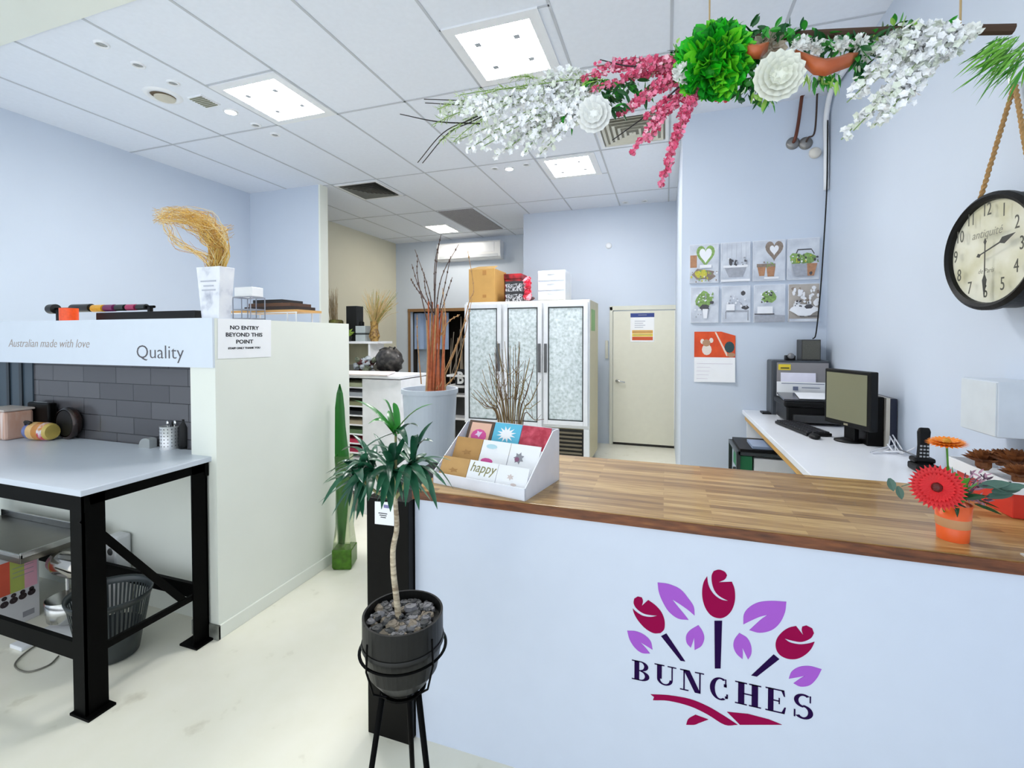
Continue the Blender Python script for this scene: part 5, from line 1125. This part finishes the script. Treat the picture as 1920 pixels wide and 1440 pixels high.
MB().lathe([(.001, 0), (.085, .002), (.098, .02), (.098, .05), (.085, .055)], (-3.52, 1.865, TZ+.099), 32, ax=(0, -1, 0)).build('bowl', ramp_mat('pot_brown_black', [(.4, '0f0b0a'), (.65, '3a221c')], scale=8, rough=.2), t, smooth=True)
MB().lathe([(.001, .055), (.08, .053)], (-3.52, 1.865, TZ+.099), 32, ax=(0, -1, 0)).build('inside', BLACK, t)

# under the bench
cb_ = Vector((-3.62, 1.56, 0))
t = thing('printed_carton', 'white carton printed with red, green and pink bands under the bench', 'box', (-3.62, 1.55, 0))
x0, x1, y0, y1 = -3.95, -3.41, 1.38, 1.625
MB().box(x0, x1, y0, y1, 0, .40).build('carton', M('carton_white', 'c9c8cc', rough=.4, var=.05, scale=5), t, bevel=.003)
q = MB()
for (a, b_, mi) in ((1.40, 1.50, 0), (1.50, 1.56, 1), (1.56, 1.615, 2)): q.mat(mi).box(x1, x1+.0015, a, b_, .19, .37)
q.mat(3)
for k in range(6): cy_ = 1.40+k*.038; q.lathe([(.001, .002), (.017, .002), (.018, 0)], (x1, cy_, .135+.004*k), 12, ax=(1, 0, 0)); q.lathe([(.001, .002), (.011, .002), (.012, 0)], (x1, cy_, .175), 10, ax=(1, 0, 0))
q.mat(4).box(x1, x1+.0015, 1.55, 1.60, .03, .06)
for k in range(3): q.box(x1+.0015, x1+.0022, 1.51, 1.60, .27+k*.025, .273+k*.025)
q.build('print', [M('band_red', 'd1563e'), M('band_green', 'a9b45a'), M('band_pink', 'dba2b4'), M('photo_dark', '2a1d22'), M('print_grey', '8b8b92')], t)
t = thing('steel_tray', 'large stainless steel tray resting on the printed carton', 'tray', (-3.7, 1.58, .40))
q = MB(); q.box(-4.15, -3.22, 1.46, 1.80, .401, .43); q.mat(1)
q.box(-4.15, -3.22, 1.79, 1.80, .43, .47); q.box(-4.15, -3.22, 1.46, 1.47, .43, .45); q.box(-3.23, -3.22, 1.46, 1.80, .43, .46)
q.build('pan', [M('tray_steel_dull', '77746c', rough=.3, metal=.9), STEEL], t, bevel=.002)
# stand mixer
mcx = onz(150, 1165, 0); mx_, my_ = -3.02, 1.60
t = thing('stand_mixer', 'white stand mixer with chrome head standing under the bench', 'mixer', (mx_, my_, 0))
MW = M('mixer_white', 'dfe0e2', rough=.25)
MB().box(mx_-.17, mx_+.13, my_-.09, my_+.09, 0, .03).build('base', MW, t, bevel=.012)
MB().box(mx_+.05, mx_+.12, my_-.06, my_+.06, .03, .34).build('column', MW, t, bevel=.02)
MB().lathe([(.001, -.15), (.055, -.13), (.066, -.05), (.066, .08), (.05, .15), (.001, .17)], (mx_-.03, my_, .36), 24, ax=(-1, 0, 0)).build('head', M('mixer_chrome', 'b9b3ab', rough=.12, metal=1), t, smooth=True)
MB().lathe([(.03, .07), (.085, .11), (.095, .22), (.09, .22), (.08, .12), (.001, .09)], (mx_-.09, my_, -.04), 28).build('bowl', STEEL, t, smooth=True)
MB().tube([(mx_-.09, my_, .31), (mx_-.09, my_, .12)], .008, 8).build('beater', CHROME, t)
t = thing('white_appliance', 'white upright appliance behind the black basket', 'appliance', (-3.09, 1.84, 0))
MB().box(-3.14, -3.04, 1.795, 1.88, 0, .43).build('body', MW, t, bevel=.015)
MB().lathe([(.001, .006), (.018, .005), (.022, 0)], (-3.09, 1.795, .34), 16, ax=(0, -1, 0)).build('dial', DARKGREY, t, smooth=True)
o = MB().box(-3.20, -3.10, 1.40, 1.46, 0, .02).build('power_strip', WHITEP, bevel=.004); tag(o, 'white power strip on the floor under the bench', 'power strip')
q = MB(); q.tube(bez([onz(110, 1190, .006), onz(60, 1215, .006), onz(28, 1245, .006), onz(50, 1260, .006), onz(90, 1248, .006), onz(110, 1230, .006)], 8), .004, 6)
tag(q.build('floor_cable', M('cable_olive', '6c6a60')), 'thin grey cable looping on the floor under the bench', 'cable')
# slotted basket
kc_ = onz(215, 1225, 0); kc_ = Vector((-2.66, 1.54, 0)); 
t = thing('slotted_basket', 'oval charcoal plastic basket with slotted sides under the bench', 'basket', tuple(kc_))
CH = M('charcoal_plastic', '31383a', rough=.35, var=.06)
def ell(a_, b_, z, n=40): return [(kc_.x+a_*math.cos(2*PI*k/n), kc_.y+b_*math.sin(2*PI*k/n), z) for k in range(n)]
q = MB(); q.ring_stack([ell(.115, .10, 0), ell(.13, .11, .01), ell(.15, .13, .13)], False); q.add(ell(.115, .10, 0.004), [tuple(range(40))]); q.build('base', CH, t, smooth=True)
q = MB(); N = 56
for k in range(N):
    a0 = 2*PI*k/N; a1 = 2*PI*(k+.5)/N
    pts = [(kc_.x+.15*math.cos(a0), kc_.y+.13*math.sin(a0), .13), (kc_.x+.15*math.cos(a1), kc_.y+.13*math.sin(a1), .13), (kc_.x+.178*math.cos(a1), kc_.y+.155*math.sin(a1), .285), (kc_.x+.178*math.cos(a0), kc_.y+.155*math.sin(a0), .285)]
    q.poly(pts, (math.cos(a0), math.sin(a0), 0), .003)
q.build('slotted_side', CH, t)
q = MB(); q.ring_stack([ell(.177, .154, .282), ell(.18, .157, .31), ell(.192, .169, .318), ell(.192, .169, .308), ell(.183, .160, .282), ell(.177, .154, .282)], False); q.build('rim', CH, t, smooth=True)

# ------------------------------------------------------------ fascia lettering and notice
LA = M('fascia_tan_ink', 'a3958c', rough=.6); LQ = M('fascia_dark_ink', '57545a', rough=.6)
fyy = PY0-.0125
pq = ony(299, 672, fyy); o = text('quality_lettering', 'Quality', (pq.x, fyy, ony(299, 672, fyy).z), (1, 0, 0), (0, 0, 1), .105, LQ, None, xs=1.2, fat=-.001)
tag(o, 'dark Quality lettering near the right end of the white fascia', 'lettering')
pq = ony(88, 651, fyy); o = text('slogan_lettering', 'Australian made with love', (pq.x, fyy, pq.z), (1, 0, 0), (0, 0, 1), .072, LA, None, xs=1.04, shear=.3, fat=-.0008)
tag(o, 'faded tan italic slogan lettering at the left end of the fascia', 'lettering')
na, nb_, nc, nd = (onx(x, y, PX+.001) for x, y in ((408, 597), (508, 600), (508, 669), (408, 673)))
t = thing('entry_notice', 'white NO ENTRY notice taped to the partition corner', 'notice', tuple((na+nc)/2))
MB().poly([na, nd, nc, nb_], (1, 0, 0), .0015).build('sheet', PAPER, t)
for s_, x, y, z in (('NO ENTRY', 459, 618, .030), ('BEYOND THIS', 459, 631, .030), ('POINT', 459, 644, .030), ('STAFF ONLY THANK YOU', 459, 654, .014)):
    p_ = onx(x, y, PX+.003); text('notice_line', s_, p_, (0, 1, 0), (0, 0, 1), z, INK, t, xs=1.25, fat=.0006)

# ------------------------------------------------------------ on top of the partition
random.seed(3)
def onP(x, Y=1.84): return ony(x, 595, Y).x
t = thing('orange_ribbon_spool', 'orange ribbon spool standing at the left end of the partition top', 'ribbon spool', (onP(122), 1.84, PZ))
xo = onP(122); MB().lathe([(.046, .003), (.046, .082)], (xo, 1.86, PZ), 28, cap=True).build('ribbon', M('ribbon_orange', 'f2541c', rough=.35, var=.1, scale=60), t, smooth=False)
xs_ = onP(98)
spools = [(95, 105, .032, '111112', 'black end cap spool at the far left of the ribbon rod'), (137, 172, .026, '16130f', 'black ribbon spool beside the orange one on the rod'), (176, 196, .023, 'd9a028', 'golden yellow ribbon spool on the rod'), (199, 216, .022, '6b2154', 'plum ribbon spool on the rod'),
          (220, 236, .02, '14211c', 'dark green ribbon spool on the rod'), (240, 256, .019, 'a32a56', 'raspberry ribbon spool on the rod'), (259, 275, .018, '161a1a', 'charcoal ribbon spool nearest the vase on the rod')]
for a, b_, r_, hx_, l in spools:
    x0, x1 = onP(a, 1.96), onP(b_, 1.96); zc = ony((a+b_)/2, 577 if a < 150 else 580, 1.96).z; zc = 1.79 if a < 150 else 1.785
    t = thing('ribbon_spool', l, 'ribbon spool', ((x0+x1)/2, 1.96, zc), 'ribbon spools on the partition rod')
    MB().lathe([(r_, -(x1-x0)/2), (r_, (x1-x0)/2)], ((x0+x1)/2, 1.96, zc), 20, ax=(1, 0, 0), cap=True).build('ribbon', M('rib_'+hx_, hx_, rough=.35, var=.1, scale=60), t)
t = thing('ribbon_rod_rack', 'black bar rack carrying the row of ribbon spools on the partition', 'rack', (onP(230, 1.96), 1.96, PZ))
MB().tube([(onP(98, 1.96), 1.96, 1.79), (onP(290, 1.96), 1.96, 1.785)], .008, 8).build('rod', BMETAL, t)
MB().box(onP(190, 1.96), onP(375, 1.96), 1.93, 1.99, PZ+.002, PZ+.055).build('base_bar', BLACK, t, bevel=.004)
for x in (onP(110, 1.96), onP(282, 1.96)): MB().box(x-.01, x+.01, 1.95, 1.97, PZ, 1.785).build('bracket', BLACK, t)
# vase with grass
vx0 = ony(403, 590, 1.86); vc2 = Vector((vx0.x+.01, 1.86, PZ))
t = thing('marbled_vase', 'tapered white marbled vase of golden dried grass on the partition corner', 'vase', tuple(vc2))
MARB = ramp_mat('blue_grey_marble', [(.3, 'b3b7c6'), (.45, 'e6e8f0'), (.7, 'f3f4f8')], scale=11, rough=.35, detail=8)
def rsq(hx_, hy_, z): return [(vc2.x+sx*hx_, vc2.y+sy_*hy_, PZ+z) for sx, sy_ in ((-1, -1), (1, -1), (1, 1), (-1, 1))]
VH = .275
MB().ring_stack([rsq(.062, .036, 0), rsq(.085, .045, VH), rsq(.08, .04, VH), rsq(.058, .032, .02)], True).build('vessel', MARB, t, bevel=.004)
q = MB()
for (z, w2) in ((.195, .055), (.170, .035), (.148, .048)):
    yy = vc2.y-.036-.009*z/VH-.0015
    q.poly([(vc2.x-w2, yy, PZ+z), (vc2.x+w2, yy, PZ+z), (vc2.x+w2, yy-.0003, PZ+z+.007), (vc2.x-w2, yy-.0003, PZ+z+.007)], (0, -1, 0), .001)
q.build('print_lines', M('faint_print', 'b9bcc8'), t)
for s_ in range(4):
    q = MB()
    for k in range(75):
        st = Vector((vc2.x+rnd(-.06, .06), vc2.y+rnd(-.02, .02), PZ+.24)); f = random.random()
        if s_ < 3:
            ctrl = [(412+rnd(-22, 18), 470), (400+rnd(-26, 24), 440+rnd(-14, 18)), (372+rnd(-26, 30), 412+rnd(-16, 24)), (335+rnd(-24, 20), 400+rnd(-14, 20)), (302+rnd(-18, 20), 398+rnd(-10, 26))][:random.choice([3, 4, 5, 5])]
            if s_ == 2 and k % 3 == 0: ctrl = ctrl[:2]+[(430+rnd(-8, 10), 420+rnd(0, 30))]
        else: ctrl = [(375+rnd(-8, 25), 480), (335+rnd(-15, 20), 460+rnd(-12, 8)), (310+rnd(-8, 15), 430+rnd(-14, 10)), (295+rnd(-8, 15), 405+rnd(-8, 10))][:random.choice([2, 3, 4, 4])]
        if s_ == 3 and k > 26: break
        dy = rnd(-.07, .07); q.mat(random.choice([0, 0, 1, 2])); P3 = bez([st]+[ony(x, y, 1.86+dy*(i+1)/3) for i, (x, y) in enumerate(ctrl)], 4)
        q.tube(P3, .0016, 3, r1=.0009, cap=False)
    q.build('dried_grass', [M('gold_grass', 'dcb65e', rough=.7, var=.25), M('pale_gold_grass', 'e9d6a0', rough=.7), M('amber_grass', 'b8863c', rough=.7)], t)
# wire rack, folders beyond the vase
wy = 2.25
t = thing('wire_stand', 'white wire stand with a small white box beside the marbled vase', 'wire stand', (ony(450, 590, wy).x, wy, PZ))
q = MB(); xa_, xb_ = ony(437, 590, wy).x, ony(470, 590, wy).x; zt2 = ony(450, 557, wy).z
for x in (xa_, (xa_+xb_)/2, xb_):
    for y in (wy, wy+.11): q.tube([(x, y, PZ), (x, y, zt2)], .0035, 5)
for z in (PZ+.02, zt2, (zt2+PZ)/2):
    for y in (wy, wy+.11): q.tube([(xa_, y, z), (xb_, y, z)], .0035, 5)
    for x in (xa_, xb_): q.tube([(x, wy, z), (x, wy+.11, z)], .0035, 5)
q.build('wire_frame', M('wire_grey', '8f94a4', rough=.4), t)
MB().box(xa_, xb_, wy+.01, wy+.10, zt2+.004, ony(450, 538, wy).z).build('small_box', WHITEP, t, bevel=.004)
t = thing('folding_shelf', 'low timber-topped wire shelf on the partition behind the notice', 'shelf', (ony(500, 590, 2.4).x, 2.45, PZ))
xa_, xb_ = ony(438, 590, 2.4).x, ony(562, 590, 2.4).x; z1_ = ony(500, 586, 2.4).z
MB().box(xa_, xb_, 2.38, 2.6, z1_, z1_+.015).build('shelf_board', M('shelf_timber', 'd9a765', rough=.5), t)
q = MB()
for x in (xa_+.02, xb_-.08, xb_-.01):
    q.tube([(x, 2.38, PZ), (x, 2.38, z1_)], .004, 5); q.tube([(x, 2.6, PZ), (x, 2.6, z1_)], .004, 5)
q.tube([(xa_, 2.375, z1_-.004), (xb_, 2.375, z1_-.004)], .004, 5); q.build('wire_leg', M('wire_white', 'e2e4ea'), t)
for k, (a, b_, z0, z1, hx_, l) in enumerate(((462, 556, .0, .022, '2a1c16', 'dark brown folder at the bottom of the stack on the low shelf'), (470, 548, .023, .045, '5a3a24', 'tan-brown folder in the middle of the stack on the low shelf'), (478, 532, .046, .068, '1c1512', 'black folder topmost of the stack on the low shelf'))):
    o = MB().poly([(ony(a, 580, 2.4).x, 2.385, z1_+.0155+z0), (ony(b_, 580, 2.4).x, 2.385, z1_+.0155+z0), (ony(b_, 580, 2.4).x-.01, 2.58, z1_+.0155+z0), (ony(a, 580, 2.4).x+.01, 2.58, z1_+.0155+z0)], (0, 0, 1), z1-z0).build('folder', M('fold_'+hx_, hx_, rough=.4, var=.2)); tag(o, l, 'folder', 'folders on the low shelf')

# ------------------------------------------------------------ flower garland above the counter
random.seed(99)
GY_ = 1.42
def GP(x, y, d=0.): return ony(x, y, GY_+d)
t = thing('flower_garland', 'hanging garland of white, pink and green artificial flowers above the counter', 'garland', tuple(GP(1400, 70)))
TWB = M('garland_black_twig', '171316', rough=.6)
q = MB(); q.tube(bez([GP(1290, 92, .02), GP(1340, 82, .02), GP(1450, 70, .02), GP(1650, 60, .02), GP(1900, 55, .02)], 8), .012, 8); q.build('support_branch', M('garland_branch', '4a3426', rough=.8), t)
for x_ in (1330, 1800):
    a_ = GP(x_, 66, .02); MB().tube([a_, Vector((a_.x, a_.y, ZC-.012))], .0025, 6).build('hanging_cord', M('garland_cord', 'b79a6c'), t)
for pts in ([(1240, 120), (1180, 124), (1125, 112)], [(1230, 117), (1190, 113), (1160, 114)], [(1130, 150), (1060, 155), (990, 175), (900, 188), (795, 186)], [(1120, 152), (1040, 160), (960, 180), (880, 196), (797, 193)], [(1040, 158), (960, 190), (880, 225), (830, 250), (783, 305)], [(1030, 162), (950, 195), (885, 228), (840, 250), (792, 306)], [(900, 232), (820, 228), (750, 214)], [(1285, 152), (1220, 210), (1148, 263)], [(1700, 78), (1660, 95), (1625, 122)]):
    MB().tube(bez([GP(x, y, rnd(-.03, .02)) for x, y in pts], 6), .0026, 6, r1=.0014).build('twig', TWB, t)
def spray(pts, mats, bl, dens, spread, name, stem=.0015, side=0, big=1.):
    P3 = bez([GP(*p) for p in pts], 6); q = MB(); q.mat(0).tube(P3, stem, 5)
    tot = len(P3)
    for k in range(int(dens)):
        f = random.random(); idx = min(tot-2, int(f*(tot-1))); p_ = P3[idx].lerp(P3[idx+1], random.random()); s_ = spread*(1-.45*f)
        o_ = rv(s_); q.mat(1+(random.random() > .7)+(len(mats) > 3 and random.random() > .75)); c_ = p_+o_
        n_ = (rv(1)+Vector((0, -1.0, 0))).normalized(); a_ = n_.cross(rv(1)).normalized(); b_ = n_.cross(a_)
        rr = bl*rnd(.75, 1.2)*(1-.15*f)
        for j in range(5):
            an = 2*PI*j/5; d = a_*math.cos(an)+b_*math.sin(an)+n_*.35; sd_ = n_.cross(d)
            q.leaf(c_, d, sd_, rr, rr*1.0, 0, 3, .2)
    return q.build(name, mats, t)
WS = [M('spray_stem_green', '7f9a5c', rough=.6), M('blossom_white', 'fbfcff', rough=.55, var=.03), M('blossom_cream', 'e6ecdf', rough=.55)]
PS = [M('spray_stem_pink', '8a5a4a', rough=.6), M('blossom_pink', 'f58cac', rough=.55, var=.12, scale=60), M('blossom_deep_pink', 'dc5078', rough=.55), M('blossom_pale_pink', 'f9c6d4', rough=.55)]
GS = [M('spray_stem_lime', '6f9438', rough=.6), M('feather_lime', 'b4cc80', rough=.6, var=.15), M('feather_pale', 'dbe4c4', rough=.6)]
# left white sprays
for (x0, y0, x1, y1) in ((1110, 175, 873, 283), (1110, 178, 905, 275), (1105, 180, 932, 290), (1110, 185, 1008, 294), (1115, 170, 860, 262), (1100, 165, 900, 225), (1095, 160, 930, 205), (1100, 195, 960, 262), (1090, 200, 985, 285), (1110, 150, 990, 165), (1105, 190, 925, 245), (1080, 170, 860, 215), (1100, 205, 1005, 255), (1090, 188, 950, 280), (960, 190, 830, 215)):
    spray([(x0, y0, rnd(-.04, .04)), ((x0+x1)/2+rnd(-8, 8), (y0+y1)/2-12+rnd(-6, 6), rnd(-.05, .03)), (x1, y1, rnd(-.08, .05))], WS, .0118, 105, .021, 'white_blossom_spray')
# feathery green sprays at the left
for (x0, y0, x1, y1) in ((1000, 165, 862, 178), (990, 160, 880, 185), (1010, 150, 965, 145), (900, 200, 815, 232), (895, 215, 830, 262), (920, 215, 850, 265), (880, 190, 820, 205), (1120, 150, 1010, 158)):
    P3 = bez([GP(x0, y0, .0), GP((x0+x1)/2, (y0+y1)/2-4, -.02), GP(x1, y1, -.02)], 6); q = MB(); q.mat(0).tube(P3, .0013, 5)
    for k in range(90):
        p_ = random.choice(P3)+rv(.006); q.mat(random.choice([0, 1, 1, 2])); d = rv(1)+(P3[-1]-P3[0]).normalized()*.6; q.leaf(p_, d, rv(1), rnd(.012, .026), .0026, .1, 2, 0)
    q.build('feathery_green_spray', GS, t)
# pink sprays
for (x0, y0, x1, y1) in ((1262, 128, 1087, 146), (1260, 122, 1120, 124), (1262, 120, 1150, 128), (1262, 135, 1105, 172), (1262, 130, 1140, 168), (1265, 140, 1160, 218), (1268, 150, 1172, 210), (1270, 150, 1185, 205), (1290, 160, 1182, 290), (1290, 162, 1215, 262), (1300, 165, 1238, 352), (1305, 168, 1250, 325), (1300, 165, 1225, 240), (1295, 160, 1205, 225), (1308, 160, 1262, 270), (1262, 118, 1180, 142)):
    dn = 62 if y1 > 230 else 50
    spray([(x0, y0, rnd(-.03, .03)), ((x0+x1)/2+rnd(-4, 6), (y0+y1)/2-(4 if y1 > 230 else 8), rnd(-.04, .03)), (x1, y1, rnd(-.06, .04))], PS, .0082, int(dn*1.9), .0135, 'pink_blossom_spray')
# right white sprays
for (x0, y0, x1, y1) in ((1780, 70, 1577, 262), (1780, 72, 1600, 245), (1770, 66, 1588, 192), (1750, 62, 1600, 165), (1790, 75, 1640, 235), (1795, 80, 1665, 215), (1780, 70, 1650, 200), (1770, 66, 1630, 150), (1760, 60, 1620, 110), (1790, 75, 1700, 190), (1795, 70, 1715, 160), (1740, 60, 1640, 90), (1760, 62, 1668, 128), (1780, 64, 1690, 105)):
    spray([(x0, y0, rnd(-.03, .03)), ((x0+x1)/2+rnd(-8, 8), (y0+y1)/2-14, rnd(-.05, .03)), (x1, y1, rnd(-.08, .04))], WS, .0118, 95, .021, 'white_blossom_spray')
def rose(c_, r, mt, name, n=(6, 9, 12, 14), flat=.85):
    q = MB(); nrm = Vector((0, -1, -.25)).normalized(); a_ = nrm.cross(Vector((0, 0, 1))).normalized(); b_ = nrm.cross(a_)
    for ring, cnt in enumerate(n):
        f = (ring+1)/len(n)
        for k in range(cnt):
            an = 2*PI*(k+.5*ring+rnd(-.1, .1))/cnt; tilt = 1.5-1.25*f; out = a_*math.cos(an)+b_*math.sin(an)
            d = (out*math.cos(tilt)+nrm*math.sin(tilt)).normalized(); q.leaf(c_+out*r*.25*f-nrm*r*.25*f, d, nrm.cross(out), r*(.55+.35*f)*flat, r*.85*f+.004, 0, 4, -.3)
    q.ball(c_-nrm*r*.25, r*.45, 10, 6)
    return q.build(name, mt, t, smooth=True)
WR = M('rose_white', 'f2f3f0', rough=.6, var=.03)
rose(GP(1113, 213, -.06), .053, WR, 'white_rose'); rose(GP(1462, 140, -.08), .062, M('rose_cream_white', 'eef0e4', rough=.6, var=.04), 'white_rose', (5, 8, 11, 14, 16))
def pompom(c_, r, mt, name, n=160, L=.5, sx=(1, .7, 1)):
    q = MB()
    for k in range(n):
        d = Vector((random.gauss(0, 1), random.gauss(0, 1), random.gauss(0, 1))).normalized(); d.y = -abs(d.y) if random.random() < .7 else d.y; dd_ = Vector((d.x*sx[0], d.y*sx[1], d.z*sx[2]))
        q.mat(random.randrange(len(mt))); q.leaf(c_+dd_*r*(1-L), d+rv(.4), rv(1), r*L*rnd(.8, 1.1), r*L*.95, 0, 4, .25)
    q.mat(0).ball(c_, r*(1-L)*.98, 10, 6, sc=sx); return q.build(name, mt, t)
pompom(GP(1282, 138, -.05), .036, [WR], 'white_pompom', 90, .4)
pompom(GP(1338, 118, -.03), .108, [M('hydrangea_green', '22c01c', rough=.5, var=.2), M('hydrangea_lime', '6fdc2a', rough=.5, var=.15), M('hydrangea_deep', '0f8a1e', rough=.5)], 'green_hydrangea', 300, .42, (1, .6, 1.05))
pompom(GP(1355, 178, .0), .026, [M('flower_coral', 'dc4f5c')], 'coral_flower', 50, .5)
pompom(GP(1440, 92, .02), .05, [M('flower_blush', 'd8ccbc')], 'blush_flower', 70, .5)
LG = [M('garland_leaf_dark', '175a26', rough=.4, var=.2), M('garland_leaf_mid', '2f9a2c', rough=.4, var=.2), M('garland_leaf_pale', '9fcf60', rough=.4, var=.15)]
def leafcluster(cx_, cy_, rx, ry, n, L, w, name, wts=(0, 0, 1, 1, 2), dr=None, d0=0):
    q = MB()
    for k in range(n):
        an = rnd(0, 2*PI); f = math.sqrt(random.random()); p_ = GP(cx_+rx*f*math.cos(an), cy_+ry*f*math.sin(an), d0+rnd(-.03, .03)); d = Vector(dr)+rv(.7) if dr else rv(1)+Vector((0, -.2, -.2)); q.mat(random.choice(wts)); q.leaf(p_, d, rv(1), L*rnd(.7, 1.2), w*rnd(.8, 1.2), .15)
    return q.build(name, LG, t)
leafcluster(1150, 188, 28, 22, 46, .035, .016, 'leaf_cluster', (0, 0, 1)); leafcluster(1068, 210, 12, 24, 20, .04, .014, 'leaf_cluster', (0, 1), (-.5, 0, -1)); leafcluster(1200, 165, 34, 16, 34, .035, .013, 'leaf_cluster', (0, 0, 1))
leafcluster(1122, 150, 28, 12, 26, .035, .016, 'leaf_cluster', (1, 2, 2), (-1, 0, -.1)); leafcluster(1405, 150, 30, 42, 80, .038, .018, 'leaf_cluster', (0, 0, 1)); leafcluster(1432, 178, 22, 12, 24, .03, .012, 'leaf_cluster', (1, 2), (0, 0, -1))
leafcluster(1272, 105, 16, 26, 34, .034, .015, 'leaf_cluster', (0, 1, 2)); leafcluster(1540, 145, 36, 12, 40, .03, .01, 'leaf_cluster', (1, 1, 0, 2), (0, 0, -1)); leafcluster(1612, 105, 12, 24, 26, .035, .014, 'leaf_cluster', (0, 0, 1), (0, 0, -1))
leafcluster(1560, 78, 90, 14, 90, .035, .014, 'leaf_cluster', (0, 0, 1)); leafcluster(1700, 60, 80, 14, 60, .035, .014, 'leaf_cluster', (1, 0, 2), d0=.02); leafcluster(1420, 62, 100, 14, 80, .035, .016, 'leaf_cluster', (0, 1))
for p_ in ((1530, 88), (1575, 84), (1502, 82), (1610, 82), (1745, 68), (1820, 62)): pompom(GP(*p_, -.02), .026, [WR], 'small_white_flower', 40, .5)
q = MB()
for k in range(120):
    p0_ = GP(1895+rnd(-25, 40), 95+rnd(-30, 30), rnd(-.04, .04)); q.mat(random.choice([0, 1, 1])); q.leaf(p0_, Vector((-.8, 0, -.6))+rv(.5), rv(1), rnd(.05, .09), .006, .1, 3, 0)
q.build('fern_spray', [M('fern_dark', '3f8a2c', var=.2), M('fern_light', '6fae3c', var=.2)], t)
COP = ramp_mat('copper_leather', [(.35, 'a84e28'), (.6, 'c96a3c'), (.8, 'dd9068')], scale=5, rough=.35)
def strip(pts, hw, name):
    q = MB(); vs = []
    for (x_, y_, d_), h_ in zip(pts, hw): c_ = GP(x_, y_, d_); vs += [c_+Vector((0, .012, h_)), c_+Vector((0, -.012, 0)), c_+Vector((0, .01, -h_))]
    fs = []
    for k in range(len(pts)-1): o = 3*k; fs += [(o, o+1, o+4, o+3), (o+1, o+2, o+5, o+4)]
    q.add(vs, fs); o = q.build(name, COP, t, smooth=True); s_ = o.modifiers.new('solid', 'SOLIDIFY'); s_.thickness = .002; s_.offset = 0
strip([(1490, 98, -.03), (1508, 106, -.06), (1528, 118, -.08), (1550, 122, -.08), (1575, 115, -.07), (1595, 108, -.05), (1606, 104, -.03)], [.005, .018, .024, .022, .018, .018, .006], 'copper_ribbon')
strip([(1392, 88, -.04), (1405, 92, -.07), (1425, 92, -.07), (1440, 84, -.04)], [.012, .02, .02, .012], 'copper_ribbon')

for o in bpy.data.objects:
    if '_o' in o.keys(): del o['_o']
